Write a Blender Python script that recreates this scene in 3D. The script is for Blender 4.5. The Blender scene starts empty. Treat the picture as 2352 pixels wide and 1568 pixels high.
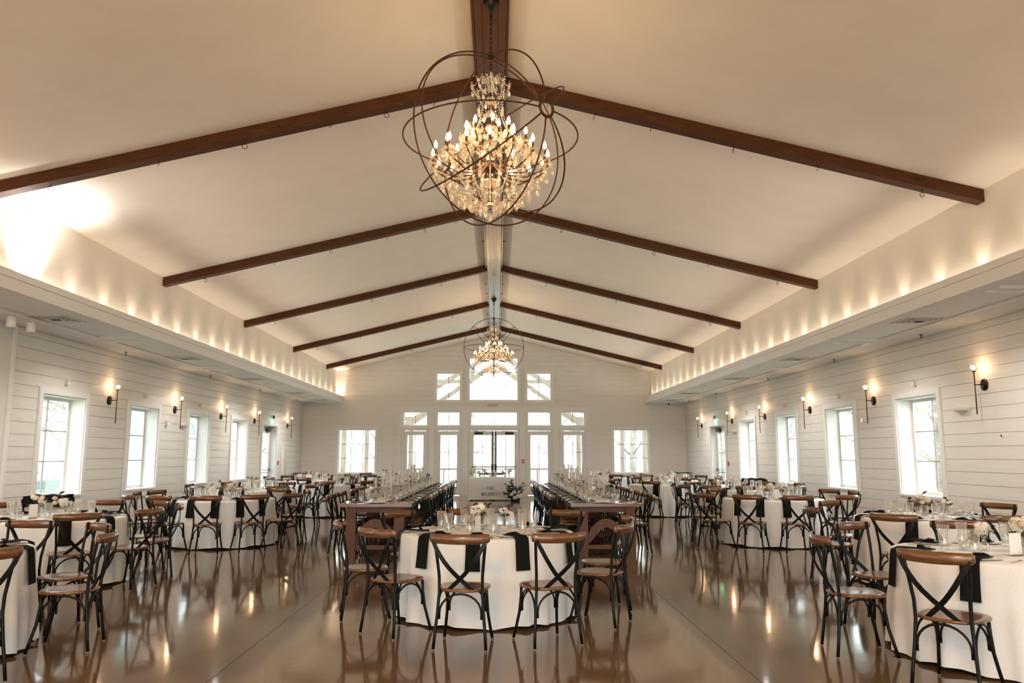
import bpy, math, random
from mathutils import Vector, Matrix
R = random.Random(7)
sc = bpy.context.scene
col = sc.collection
PI = math.pi
sin, cos = math.sin, math.cos

# ------------------------------------------------------------------ camera, world, light, exposure
cam = bpy.data.objects.new('camera', bpy.data.cameras.new('camera'))
col.objects.link(cam)
cam.location = (0.081, 0.0, 1.5)
cam.rotation_euler = (PI / 2 + 0.1419, 0, -0.0189)
cam.data.sensor_width = 36
cam.data.lens = 1829 / 2352 * 36
cam.data.clip_start = 0.05
cam.data.clip_end = 400
sc.camera = cam
sc.view_settings.view_transform = 'Standard'
sc.view_settings.look = 'None'
sc.view_settings.exposure = 2.05
sc.view_settings.gamma = 1.0
sc.view_settings.use_curve_mapping = False
sc.cycles.max_bounces = 9
sc.cycles.diffuse_bounces = 5
sc.cycles.glossy_bounces = 4
sc.cycles.transmission_bounces = 6
sc.cycles.transparent_max_bounces = 24
sc.cycles.sample_clamp_indirect = 6.0
sc.cycles.caustics_reflective = False
sc.cycles.caustics_refractive = False

SKY = 1.52
world = bpy.data.worlds.new('overcast_sky')
sc.world = world
world.use_nodes = True
bg = world.node_tree.nodes['Background']
bg.inputs[0].default_value = (0.84, 0.955, 1.0, 1)
bg.inputs[1].default_value = SKY

def lamp(name, kind, loc, energy, color, soft=0.05, rot=None, **kw):
    d = bpy.data.lights.new(name, kind)
    d.energy = energy
    d.color = color
    if kind != 'AREA':
        d.shadow_soft_size = soft
    for k, v in kw.items():
        setattr(d, k, v)
    o = bpy.data.objects.new(name, d)
    o.location = loc
    if rot:
        o.rotation_euler = rot
    col.objects.link(o)
    return o

WARM = (1.0, 0.62, 0.32)
COVE = (1.0, 0.78, 0.56)
CH = [(0.012, 7.38), (-0.012, 22.6)]
CZ, CR = 4.545, 0.845
ZS_ = 3.474
for cx, cy in CH:
    lamp('chandelier_light', 'POINT', (cx, cy, CZ - 0.25), 9, WARM, 0.36)
lamp('unseen_warm_fill', 'POINT', (-1.3, -1.8, 4.1), 205, (1.0, 0.57, 0.26), 0.45)  # added warm fill behind the camera, no chandelier hangs here
for s in (-1, 1):
    for k in range(24):
        y = 8.37 + k * 0.9445
        e = 3.0
        lamp('cove_light', 'SPOT', (s * 5.855, y, 3.58), e, COVE, 0.012, (0, PI + s * 0.10, 0), spot_size=1.25, spot_blend=1.0)
lamp('cove_light', 'SPOT', (-5.83, 30.42, 3.60), 16, COVE, 0.012, (PI + 0.15, 0, 0), spot_size=1.9, spot_blend=1.0)
for s in (-1, 1):
    lamp('cove_fill', 'AREA', (s * 5.90, 19.6, 3.725), 20, (1.0, 0.87, 0.72), 0, (0, PI - s * 1.18, 0), shape='RECTANGLE', size=0.04, size_y=21.0, spread=1.3)  # added fill hidden in the cove, brightens the opposite ceiling slope
    lamp('cove_fill', 'AREA', (s * 5.90, 17.0, 3.70), 10, (1.0, 0.86, 0.70), 0, (0, PI - s * 0.6, 0), shape='RECTANGLE', size=0.04, size_y=26.0)  # second added fill, tilted up for the eaves
    for y in (-1.5, 2.5, 6.5, 10.5, 13.5, 18.0, 22.5, 27.0):
        lamp('downlight_lamp', 'SPOT', (s * 5.93, y, ZS_ - .03), 34 if y < 20 else 46, (1.0, 0.95, 0.88), 0.05, (0, 0, 0), spot_size=2.7, spot_blend=0.8)
# brighter uplight of the near cove on the window side
lamp('cove_light', 'SPOT', (-5.87, 10.1, 3.60), 80, (1.0, 0.97, 0.95), 0.05, (0.0, PI - 0.02, 0), spot_size=1.9, spot_blend=1.0)

# ------------------------------------------------------------------ materials
def mat(name, color=(0.8, 0.8, 0.8), rough=0.5, metal=0.0, coat=0.0, spec=0.5, sheen=0.0, emit=None, estr=0.0):
    m = bpy.data.materials.new(name)
    m.use_nodes = True
    b = m.node_tree.nodes['Principled BSDF']
    b.inputs['Base Color'].default_value = (*color, 1)
    b.inputs['Roughness'].default_value = rough
    b.inputs['Metallic'].default_value = metal
    b.inputs['Coat Weight'].default_value = coat
    b.inputs['Coat Roughness'].default_value = 0.12
    b.inputs['Specular IOR Level'].default_value = spec
    b.inputs['Sheen Weight'].default_value = sheen
    if emit:
        b.inputs['Emission Color'].default_value = (*emit, 1)
        b.inputs['Emission Strength'].default_value = estr
    return m

def nodes_of(m):
    nt = m.node_tree
    return nt, nt.nodes, nt.links, nt.nodes['Principled BSDF']

def noise_mat(name, c1, c2, rough=0.6, scale=(1, 1, 1), nscale=4.0, detail=4, bump=0.0, coat=0.0, lo=0.3, hi=0.7, coord='Object', rvar=0.0, spec=0.5, sheen=0.0):
    m = mat(name, c1, rough, coat=coat, spec=spec, sheen=sheen)
    nt, N, L, b = nodes_of(m)
    tc = N.new('ShaderNodeTexCoord')
    mp = N.new('ShaderNodeMapping')
    mp.inputs['Scale'].default_value = scale
    nz = N.new('ShaderNodeTexNoise')
    nz.inputs['Scale'].default_value = nscale
    nz.inputs['Detail'].default_value = detail
    rp = N.new('ShaderNodeValToRGB')
    rp.color_ramp.elements[0].position = lo
    rp.color_ramp.elements[0].color = (*c1, 1)
    rp.color_ramp.elements[1].position = hi
    rp.color_ramp.elements[1].color = (*c2, 1)
    L.new(tc.outputs[coord], mp.inputs[0])
    L.new(mp.outputs[0], nz.inputs['Vector'])
    L.new(nz.outputs['Fac'], rp.inputs[0])
    L.new(rp.outputs[0], b.inputs['Base Color'])
    if bump:
        bp = N.new('ShaderNodeBump')
        bp.inputs['Strength'].default_value = bump
        bp.inputs['Distance'].default_value = 0.01
        L.new(nz.outputs['Fac'], bp.inputs['Height'])
        L.new(bp.outputs[0], b.inputs['Normal'])
    if rvar:
        mr = N.new('ShaderNodeMapRange')
        mr.inputs['To Min'].default_value = rough - rvar
        mr.inputs['To Max'].default_value = rough + rvar
        L.new(nz.outputs['Fac'], mr.inputs['Value'])
        L.new(mr.outputs[0], b.inputs['Roughness'])
    return m

def wood_mat(name, c1, c2, knot, scale, rough=0.45, coat=0.0, kscale=(0.9, 3.0, 3.0), nscale=6.0):
    """grain stretched along local X with a few dark knots"""
    m = noise_mat(name, c1, c2, rough, scale, nscale, 5, 0.06, coat, spec=0.25)
    nt, N, L, b = nodes_of(m)
    rp = [n for n in N if n.type == 'VALTORGB'][0]
    tc = [n for n in N if n.type == 'TEX_COORD'][0]
    mp = N.new('ShaderNodeMapping')
    mp.inputs['Scale'].default_value = kscale
    vo = N.new('ShaderNodeTexVoronoi')
    vo.inputs['Scale'].default_value = 1.6
    k = N.new('ShaderNodeValToRGB')
    k.color_ramp.elements[0].position = 0.03
    k.color_ramp.elements[0].color = (1, 1, 1, 1)
    k.color_ramp.elements[1].position = 0.13
    k.color_ramp.elements[1].color = (0, 0, 0, 1)
    mx = N.new('ShaderNodeMixRGB')
    mx.inputs[2].default_value = (*knot, 1)
    L.new(tc.outputs['Object'], mp.inputs[0])
    L.new(mp.outputs[0], vo.inputs['Vector'])
    L.new(vo.outputs['Distance'], k.inputs[0])
    L.new(k.outputs[0], mx.inputs[0])
    L.new(rp.outputs[0], mx.inputs[1])
    L.new(mx.outputs[0], b.inputs['Base Color'])
    return m

def glass_mat(name, tint=(1, 1, 1), gloss=1.0, base=0.06, rough=0.02, milk=0.0, milkc=(1, 1, 1)):
    """thin clear glass: see-through with a Fresnel shine"""
    m = bpy.data.materials.new(name)
    m.use_nodes = True
    nt = m.node_tree
    N, L = nt.nodes, nt.links
    N.clear()
    out = N.new('ShaderNodeOutputMaterial')
    tr = N.new('ShaderNodeBsdfTransparent')
    tr.inputs[0].default_value = (*tint, 1)
    gl = N.new('ShaderNodeBsdfGlossy')
    gl.inputs['Color'].default_value = (gloss, gloss, gloss, 1)
    gl.inputs['Roughness'].default_value = rough
    lw = N.new('ShaderNodeLayerWeight')
    lw.inputs[0].default_value = 0.35
    mr = N.new('ShaderNodeMapRange')
    mr.inputs['To Min'].default_value = base
    mr.inputs['To Max'].default_value = 0.85
    mx = N.new('ShaderNodeMixShader')
    L.new(lw.outputs['Facing'], mr.inputs['Value'])
    pw = N.new('ShaderNodeMath')
    pw.operation = 'POWER'
    pw.inputs[1].default_value = 2.2
    L.new(lw.outputs['Facing'], pw.inputs[0])
    L.new(pw.outputs[0], mr.inputs['Value'])
    L.new(mr.outputs[0], mx.inputs[0])
    L.new(tr.outputs[0], mx.inputs[1])
    L.new(gl.outputs[0], mx.inputs[2])
    last = mx
    if milk:
        df = N.new('ShaderNodeBsdfTranslucent')
        df.inputs[0].default_value = (*milkc, 1)
        d2 = N.new('ShaderNodeBsdfDiffuse')
        d2.inputs[0].default_value = (*milkc, 1)
        ad = N.new('ShaderNodeMixShader')
        L.new(df.outputs[0], ad.inputs[1])
        L.new(d2.outputs[0], ad.inputs[2])
        m2 = N.new('ShaderNodeMixShader')
        m2.inputs[0].default_value = milk
        L.new(mx.outputs[0], m2.inputs[1])
        L.new(ad.outputs[0], m2.inputs[2])
        last = m2
    L.new(last.outputs[0], out.inputs[0])
    return m

M = {}
M['paint'] = noise_mat('white_wall_paint', (0.735, 0.70, 0.65), (0.785, 0.75, 0.70), 0.55, (1, 1, 1), 3.0)
M['grille'] = mat('taupe_grille', (0.40, 0.35, 0.30), 0.5)
M['backing'] = mat('wall_backing_board', (0.46, 0.41, 0.35), 0.8)  # darker than the wall paint, groove shade put into its colour
M['trim'] = mat('white_trim_paint', (0.80, 0.785, 0.76), 0.42)
M['ceil'] = noise_mat('ceiling_paint', (0.84, 0.77, 0.68), (0.88, 0.81, 0.72), 0.8, (1, 1, 1), 2.0)
M['soffit'] = noise_mat('soffit_paint', (0.74, 0.74, 0.73), (0.78, 0.78, 0.77), 0.75, (1, 1, 1), 2.0)
M['beam'] = wood_mat('stained_beam_wood', (0.046, 0.014, 0.0035), (0.105, 0.034, 0.009), (0.018, 0.008, 0.003), (0.6, 9, 9), 0.55, 0.0)
M['ridge'] = wood_mat('varnished_ridge_wood', (0.085, 0.028, 0.009), (0.165, 0.060, 0.020), (0.04, 0.012, 0.005), (9, 0.6, 9), 0.38, 0.22, (3, 0.9, 3))
M['chairwood'] = noise_mat('chair_elm_wood', (0.085, 0.031, 0.0085), (0.19, 0.076, 0.022), 0.28, (5, 40, 40), 1.2, 5, 0.03, 0.35)
M['black'] = mat('black_metal', (0.0045, 0.004, 0.0035), 0.40, 0.0, spec=0.2)
M['glide'] = mat('grey_foot_glide', (0.16, 0.155, 0.15), 0.4)
M['steel'] = mat('brushed_steel', (0.55, 0.55, 0.53), 0.3, 1.0)
M['bronze'] = mat('bronze_metal', (0.10, 0.050, 0.022), 0.42, 0.85)
M['orb'] = mat('rusted_iron', (0.085, 0.036, 0.016), 0.5, 0.7)
M['darkbronze'] = mat('dark_bronze', (0.030, 0.020, 0.014), 0.4, 0.8)
M['cloth'] = noise_mat('white_linen', (0.74, 0.735, 0.72), (0.79, 0.785, 0.77), 0.85, (1, 1, 1), 90.0, 2, 0.05, sheen=0.1)
M['napkin'] = noise_mat('black_linen', (0.006, 0.0055, 0.005), (0.012, 0.011, 0.010), 0.9, (1, 1, 1), 120.0, 2, 0.05, spec=0.12)
M['plate'] = mat('cream_stoneware', (0.74, 0.68, 0.60), 0.35)
M['copper'] = mat('copper_cutlery', (0.42, 0.23, 0.13), 0.25, 1.0)
M['farm'] = wood_mat('farm_table_wood', (0.15, 0.055, 0.021), (0.26, 0.105, 0.043), (0.05, 0.02, 0.01), (12, 0.8, 12), 0.24, 0.9, (2, 0.8, 2), 3.0)
M['farmleg'] = wood_mat('farm_leg_wood', (0.085, 0.036, 0.017), (0.16, 0.074, 0.037), (0.05, 0.02, 0.01), (14, 14, 0.9), 0.5, 0.05, (2, 2, 0.8), 3.0)
M['candle'] = mat('white_wax', (0.95, 0.93, 0.90), 0.5)
_nt, _N, _L, _b = nodes_of(M['candle'])
_tl, _mx = _N.new('ShaderNodeBsdfTranslucent'), _N.new('ShaderNodeMixShader')
_tl.inputs[0].default_value = (0.97, 0.95, 0.92, 1)
_mx.inputs[0].default_value = 0.30
_L.new(_b.outputs[0], _mx.inputs[1])
_L.new(_tl.outputs[0], _mx.inputs[2])
_L.new(_mx.outputs[0], [n for n in _N if n.type == 'OUTPUT_MATERIAL'][0].inputs[0])
M['rose'] = mat('cream_petal', (0.82, 0.76, 0.67), 0.6)
M['blush'] = mat('blush_petal', (0.66, 0.50, 0.38), 0.6)
M['leaf'] = noise_mat('sage_leaf', (0.05, 0.070, 0.030), (0.15, 0.17, 0.09), 0.6, (1, 1, 1), 30.0)
M['darkleaf'] = noise_mat('dark_olive_leaf', (0.020, 0.022, 0.010), (0.060, 0.062, 0.030), 0.6, (1, 1, 1), 20.0)
M['stemm'] = mat('green_stem', (0.08, 0.09, 0.035), 0.6)
M['card'] = mat('white_card', (0.82, 0.80, 0.77), 0.6)
M['ink'] = mat('dark_ink', (0.03, 0.035, 0.045), 0.7)
M['glass'] = glass_mat('clear_drinking_glass', (0.98, 0.98, 0.97), 1.0, 0.11, milk=0.03)
M['sleeve'] = glass_mat('candle_sleeve_glass', (0.99, 0.99, 0.985), 1.0, 0.03)
M['water'] = glass_mat('still_water', (0.93, 0.93, 0.91), 1.0, 0.05, milk=0.04)
M['pane'] = glass_mat('window_glass', (0.97, 0.985, 0.985), 1.0, 0.03, 0.0)
M['crystal'] = glass_mat('cut_crystal', (0.95, 0.90, 0.82), 1.0, 0.20, 0.06, milk=0.26, milkc=(0.90, 0.82, 0.70))  # warm milky share put in so the crystals look lit by bulbs
M['bulb'] = mat('lit_bulb', (1, 0.9, 0.7), 0.4, emit=(1.0, 0.68, 0.36), estr=10)
M['sbulb'] = mat('lit_sconce_bulb', (1, 0.9, 0.7), 0.4, emit=(1.0, 0.66, 0.38), estr=30)
M['sglass'] = glass_mat('cut_globe_glass', (0.98, 0.95, 0.92), 1.0, 0.10, 0.05)
M['plastic'] = mat('offwhite_plastic', (0.68, 0.65, 0.60), 0.45)
M['dark'] = mat('dark_void', (0.02, 0.019, 0.018), 0.8)
M['red'] = mat('alarm_red', (0.45, 0.03, 0.025), 0.4)
M['exit'] = mat('exit_green', (0.05, 0.5, 0.16), 0.4, emit=(0.08, 0.75, 0.25), estr=0.9)
M['exitletter'] = mat('exit_letter', (0.8, 0.9, 0.8), 0.4, emit=(0.75, 1.0, 0.8), estr=1.0)
M['timber'] = noise_mat('weathered_porch_timber', (0.17, 0.14, 0.105), (0.29, 0.23, 0.17), 0.7, (6, 6, 0.8), 3.0)
M['ground'] = noise_mat('pale_lawn', (0.36, 0.38, 0.28), (0.50, 0.50, 0.40), 0.9, (1, 1, 1), 0.4)
M['porch'] = mat('pale_concrete', (0.62, 0.61, 0.58), 0.7)
M['bark'] = noise_mat('grey_bark', (0.20, 0.18, 0.15), (0.32, 0.29, 0.25), 0.9, (1, 1, 1), 6.0)
M['treeleaf'] = noise_mat('pale_tree_leaf', (0.26, 0.285, 0.20), (0.42, 0.44, 0.34), 0.8, (1, 1, 1), 3.0)
M['siding'] = mat('pale_blue_siding', (0.40, 0.52, 0.54), 0.6)
M['tealamp'] = mat('galvanised_shade', (0.36, 0.45, 0.44), 0.5)

# polished concrete floor
fm = noise_mat('polished_concrete', (0.095, 0.057, 0.031), (0.175, 0.108, 0.060), 0.085, (1, 1, 1), 0.9, 6, 0.0, 0.0, 0.25, 0.75, 'Object', 0.03, 0.75)
nt, N, L, b = nodes_of(fm)
tc = [n for n in N if n.type == 'TEX_COORD'][0]
nz2 = N.new('ShaderNodeTexNoise')
nz2.inputs['Scale'].default_value = 3.0
nz2.inputs['Detail'].default_value = 3
bp = N.new('ShaderNodeBump')
bp.inputs['Strength'].default_value = 0.035
bp.inputs['Distance'].default_value = 0.02
L.new(tc.outputs['Object'], nz2.inputs['Vector'])
L.new(nz2.outputs['Fac'], bp.inputs['Height'])
L.new(bp.outputs[0], b.inputs['Normal'])
M['floor'] = fm

# ------------------------------------------------------------------ mesh helpers
class MB:
    def __init__(s):
        s.v, s.f, s.m, s.sm = [], [], [], []

    def add(s, vs, fs, m=0, smooth=False):
        o = len(s.v)
        s.v += [tuple(p) for p in vs]
        for f in fs:
            s.f.append(tuple(i + o for i in f))
            s.m.append(m)
            s.sm.append(smooth)

    def box(s, x0, x1, y0, y1, z0, z1, m=0):
        vs = [(x0, y0, z0), (x1, y0, z0), (x1, y1, z0), (x0, y1, z0), (x0, y0, z1), (x1, y0, z1), (x1, y1, z1), (x0, y1, z1)]
        s.add(vs, [(0, 3, 2, 1), (4, 5, 6, 7), (0, 1, 5, 4), (1, 2, 6, 5), (2, 3, 7, 6), (3, 0, 4, 7)], m)

    def prism(s, pts, y0, y1, m=0, axis='y'):
        """outline pts (a,b) extruded along an axis"""
        n = len(pts)
        def P(a, b_, t):
            return (a, t, b_) if axis == 'y' else ((t, a, b_) if axis == 'x' else (a, b_, t))
        vs = [P(a, b_, y0) for a, b_ in pts] + [P(a, b_, y1) for a, b_ in pts]
        fs = [tuple(range(n)), tuple(range(2 * n - 1, n - 1, -1))]
        fs += [(i, i + n, (i + 1) % n + n, (i + 1) % n) for i in range(n)]
        s.add(vs, fs, m)

    def tube(s, path, r, n=8, m=0, caps=True, closed=False):
        P = [Vector(p) for p in path]
        k = len(P)
        rs = r if isinstance(r, (list, tuple)) else [r] * k
        up = None
        vs = []
        for i in range(k):
            if closed:
                t = (P[(i + 1) % k] - P[i - 1])
            else:
                t = P[min(i + 1, k - 1)] - P[max(i - 1, 0)]
            t.normalize()
            if up is None:
                up = Vector((0, 0, 1)) if abs(t.z) < 0.9 else Vector((1, 0, 0))
            a = up - t * up.dot(t)
            if a.length < 1e-4:
                a = t.orthogonal()
            a.normalize()
            c = t.cross(a)
            up = a
            for j in range(n):
                q = 2 * PI * j / n
                vs.append(P[i] + a * cos(q) * rs[i] + c * sin(q) * rs[i])
        fs = []
        for i in range(k if closed else k - 1):
            i2 = (i + 1) % k
            for j in range(n):
                fs.append((i * n + j, i * n + (j + 1) % n, i2 * n + (j + 1) % n, i2 * n + j))
        if caps and not closed:
            fs.append(tuple(range(n - 1, -1, -1)))
            fs.append(tuple((k - 1) * n + j for j in range(n)))
        s.add(vs, fs, m, True)

    def lathe(s, prof, n=16, m=0, c=(0, 0, 0), smooth=True):
        """prof: list of (r,z); closed at r==0 ends"""
        vs, fs = [], []
        for r, z in prof:
            for j in range(n):
                q = 2 * PI * j / n
                vs.append((c[0] + r * cos(q), c[1] + r * sin(q), c[2] + z))
        for i in range(len(prof) - 1):
            for j in range(n):
                a, b_ = i * n + j, i * n + (j + 1) % n
                fs.append((a, b_, b_ + n, a + n))
        s.add(vs, fs, m, smooth)

    def mesh(s, name, mats):
        me = bpy.data.meshes.new(name)
        me.from_pydata(s.v, [], s.f)
        for mm in (mats if isinstance(mats, (list, tuple)) else [mats]):
            me.materials.append(mm)
        me.polygons.foreach_set('material_index', s.m)
        me.polygons.foreach_set('use_smooth', s.sm)
        me.update()
        return me

    def build(s, name, mats, parent=None):
        return obj(name, s.mesh(name, mats), parent)

def obj(name, me, parent=None, loc=None, rot=None, scale=None):
    o = bpy.data.objects.new(name, me)
    col.objects.link(o)
    if parent is not None:
        o.parent = parent
    if loc is not None:
        o.location = loc
    if rot is not None:
        o.rotation_euler = rot
    if scale is not None:
        o.scale = scale
    return o

def tag(o, label=None, cat=None, group=None, kind=None):
    if label:
        o['label'] = label
    if cat:
        o['category'] = cat
    if group:
        o['group'] = group
    if kind:
        o['kind'] = kind
    return o

def thing(name, label, cat, loc=(0, 0, 0), rz=0.0, group=None, kind=None):
    o = obj(name, None, None, loc, (0, 0, rz))
    o.empty_display_size = 0.1
    return tag(o, label, cat, group, kind)

def box(name, m, x0, x1, y0, y1, z0, z1, parent=None):
    q = MB()
    q.box(x0, x1, y0, y1, z0, z1)
    return q.build(name, m, parent)

KIDS = {}
def dup(root, loc, rz, label, group=None):
    """copy a thing with its parts and their sub-parts"""
    def cp(o, par):
        c = o.copy()
        col.objects.link(c)
        if par is not None:
            c.parent = par
        for ch in KIDS.setdefault(o.name, list(o.children)):
            cp(ch, c)
        return c
    r = cp(root, None)
    r.location = loc
    r.rotation_euler = (0, 0, rz)
    r['label'] = label
    if group:
        r['group'] = group
    return r

_unit = {}
def ubox(name, m, x0, x1, y0, y1, z0, z1, parent):
    """a piece that shares one unit-cube mesh"""
    if m.name not in _unit:
        q = MB()
        q.box(-.5, .5, -.5, .5, -.5, .5)
        _unit[m.name] = q.mesh('piece', m)
    return obj(name, _unit[m.name], parent, ((x0 + x1) / 2, (y0 + y1) / 2, (z0 + z1) / 2), None, (x1 - x0, y1 - y0, z1 - z0))

ORD = ['first', 'second', 'third', 'fourth', 'fifth', 'sixth', 'seventh', 'eighth', 'ninth', 'tenth', 'eleventh', 'twelfth', 'thirteenth', 'fourteenth',
       'fifteenth', 'sixteenth', 'seventeenth', 'eighteenth', 'nineteenth', 'twentieth', 'twenty-first', 'twenty-second', 'twenty-third', 'twenty-fourth', 'twenty-fifth', 'twenty-sixth', 'twenty-seventh', 'twenty-eighth']

# ------------------------------------------------------------------ the room
XW, YF, YB = 7.305, 30.57, -5.0
XU, XC = 5.974, 5.79
ZS, ZL, ZE, ZR, SL = 3.474, 3.715, 4.691, 6.131, 0.241
ceil_z = lambda x: ZR - SL * abs(x)
ROW, ROW0 = 0.1925, 0.0935

# floor: slabs parted by saw-cut joints
floor = box('floor', M['porch'], -XW - .3, XW + .3, YB - .3, YF + .12, -0.25, -0.02)
tag(floor, kind='structure')
xs = [-XW - .3, -5.55, -1.85, 1.85, 5.55, XW + .3]
ys = [YB - .3, 1.0, 8.64, 16.28, 23.92, YF + .12]
for i in range(5):
    for j in range(5):
        g = 0.0022
        box('slab', M['floor'], xs[i] + g, xs[i + 1] - g, ys[j] + g, ys[j + 1] - g, -0.03, 0.0, floor)

# openings of the side walls (y0, y1, z0, z1)
WIN_L = [(13.06, 14.45), (16.18, 17.55), (19.30, 20.64), (22.40, 23.77)]
WIN_R = [(12.92, 14.28), (16.00, 17.40), (19.16, 20.50), (22.26, 23.68)]
UNSEEN_WIN = [(5.9, 7.27), (2.8, 4.17), (-.3, 1.07), (-3.4, -2.03)]  # unseen windows added to let in more daylight
DOOR_L, DOOR_R = (25.34, 27.0), (25.2, 26.95)
WZ0, WZ1, DZ1 = 0.82, 2.50, 2.46
CAS = 0.095

def cut(iv, holes):
    out = [iv]
    for a, b_ in holes:
        nx = []
        for p, q in out:
            if b_ <= p or a >= q:
                nx.append((p, q))
            else:
                if a > p:
                    nx.append((p, a))
                if b_ < q:
                    nx.append((b_, q))
        out = nx
    return [(p, q) for p, q in out if q - p > 0.02]

def joints(p, q, rr):
    """split a run of boarding at butt joints"""
    out, a = [], p
    while q - a > 5.2:
        l = rr.uniform(2.6, 4.8)
        out.append((a, a + l))
        a += l
    out.append((a, q))
    return out

def side_wall(side, s, wins, door, y_start):
    holes = [(a, b_, WZ0, WZ1) for a, b_ in wins + UNSEEN_WIN] + [(door[0], door[1], 0.0, DZ1)]
    # backing wall, solid around the openings
    q = MB()
    xi, xo = s * (XW + .016), s * (XW + .30)
    x0, x1 = min(xi, xo), max(xi, xo)
    cur = YB - .3
    for a, b_, z0, z1 in sorted(holes):
        q.box(x0, x1, cur, a, 0, 3.6)
        q.box(x0, x1, a, b_, z1, 3.6)
        if z0 > 0:
            q.box(x0, x1, a, b_, 0, z0)
        cur = b_
    q.box(x0, x1, cur, YF + .3, 0, 3.6)
    w = q.build('wall_' + side, M['backing'])
    tag(w, kind='structure')
    rr = random.Random(5 if s > 0 else 6)
    k = 0
    while True:
        z0 = max(0.0, ROW0 + ROW * (k - 1)) if k else 0.0
        z1 = min(ROW0 + ROW * k, ZS)
        if z0 >= ZS - .01:
            break
        hs = [(a - CAS, b_ + CAS) for a, b_, h0, h1 in holes if z0 < h1 + CAS - .01 and z1 > (h0 - .10 if h0 > 0 else 0) + .01]
        for p, q_ in cut((y_start, YF), hs):
            for a, b_ in joints(p, q_, rr):
                d = rr.uniform(-.0006, .0006)
                ubox('plank', M['paint'], *sorted((s * (XW + d), s * (XW + .016))), a + .001, b_ - .001, z0 + .0028, z1 - .0028, w)
        k += 1
    # smooth wall nearer than the boarding, with its corner board
    for a, b_ in cut((YB, y_start - .05), [(h[0] - CAS, h[1] + CAS) for h in holes]):
        ubox('panel', M['paint'], *sorted((s * (XW + .002), s * (XW + .016))), a, b_, 0, ZS, w)
    for a, b_, z0, z1 in holes:
        if b_ < y_start:
            ubox('panel', M['paint'], *sorted((s * (XW + .002), s * (XW + .016))), a - CAS, b_ + CAS, z1, ZS, w)
            ubox('panel', M['paint'], *sorted((s * (XW + .002), s * (XW + .016))), a - CAS, b_ + CAS, 0, z0, w)
    ubox('corner_board', M['trim'], *sorted((s * (XW - .03), s * (XW + .016))), y_start - .07, y_start - .002, 0, ZS, w)
    # upper wall above the cove
    ubox('upper_wall', M['ceil'], *sorted((s * XU, s * (XU + .1))), YB, YF, 3.5, ZE + .12, w)
    bb = MB()
    for a, b_ in cut((YB, YF), [(door[0] - CAS, door[1] + CAS)]):
        bb.box(*sorted((s * (XW - .014), s * (XW + .004))), a, b_, 0.0, 0.125)
    tag(bb.build('baseboard_' + side, M['trim']), kind='structure')
    return w

wall_l = side_wall('left', -1, WIN_L, DOOR_L, 12.23)
wall_r = side_wall('right', 1, WIN_R, DOOR_R, 8.2)

def sash(o, ax, c0, c1, z0, z1, d, s, nc, nr, fr=.05, bar=.010):
    """sash rails, glazing bars and panes; ax 'y' = side wall at x=d, ax 'x' = end wall at y=d"""
    def bx(name, m, a0, a1, h0, h1, t0, t1):
        lo, hi = sorted((d + s * t0, d + s * t1))
        if ax == 'y':
            ubox(name, m, lo, hi, a0, a1, h0, h1, o)
        else:
            ubox(name, m, a0, a1, lo, hi, h0, h1, o)
    for a0, a1, h0, h1 in ((c0, c1, z1 - fr, z1), (c0, c1, z0, z0 + fr), (c0, c0 + fr, z0 + fr, z1 - fr), (c1 - fr, c1, z0 + fr, z1 - fr)):
        bx('sash_rail', M['trim'], a0, a1, h0, h1, -.02, .025)
    a0, a1, h0, h1 = c0 + fr, c1 - fr, z0 + fr, z1 - fr
    for i in range(1, nc):
        a = a0 + (a1 - a0) * i / nc
        bx('muntin', M['grille'], a - bar, a + bar, h0, h1, -.010, .014)
    for j in range(1, nr):
        h = h0 + (h1 - h0) * j / nr
        bx('muntin', M['grille'], a0, a1, h - bar, h + bar, -.011, .013)
    for i in range(nc):
        for j in range(nr):
            bx('pane', M['pane'], a0 + (a1 - a0) * i / nc, a0 + (a1 - a0) * (i + 1) / nc, h0 + (h1 - h0) * j / nr, h0 + (h1 - h0) * (j + 1) / nr, -.002, .002)

wn = [0]
def side_window(s, y0, y1):
    wn[0] += 1
    # the reveal is the root mesh
    q = MB()
    xa, xb = sorted((s * (XW - .004), s * (XW + .30)))
    t = .018
    q.box(xa, xb, y0 - .0, y0 + t, WZ0, WZ1)
    q.box(xa, xb, y1 - t, y1, WZ0, WZ1)
    q.box(xa, xb, y0 + t, y1 - t, WZ1 - t, WZ1)
    w = q.build('window_%d' % wn[0], M['trim'])
    tag(w, kind='structure')
    ca, cb = sorted((s * (XW - .034), s * (XW + .014)))
    ubox('casing', M['trim'], ca, cb, y0 - CAS, y0, WZ0 - .02, WZ1 + CAS, w)
    ubox('casing', M['trim'], ca, cb, y1, y1 + CAS, WZ0 - .02, WZ1 + CAS, w)
    ubox('casing', M['trim'], ca, cb, y0, y1, WZ1, WZ1 + CAS, w)
    sa, sb = sorted((s * (XW - .055), s * (XW + .30)))
    ubox('sill', M['trim'], sa, sb, y0 - .0, y1, WZ0 - .028, WZ0 + .006, w)
    ubox('apron', M['trim'], ca, cb, y0 - CAS, y1 + CAS, WZ0 - .150, WZ0 - .028, w)
    sash(w, 'y', y0 + t, y1 - t, WZ0 + .006, WZ1 - t, s * 7.585, s, 2, 3)
    return w

for y0, y1 in WIN_L + UNSEEN_WIN:
    side_window(-1, y0, y1)
for y0, y1 in WIN_R + UNSEEN_WIN:
    side_window(1, y0, y1)

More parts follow.
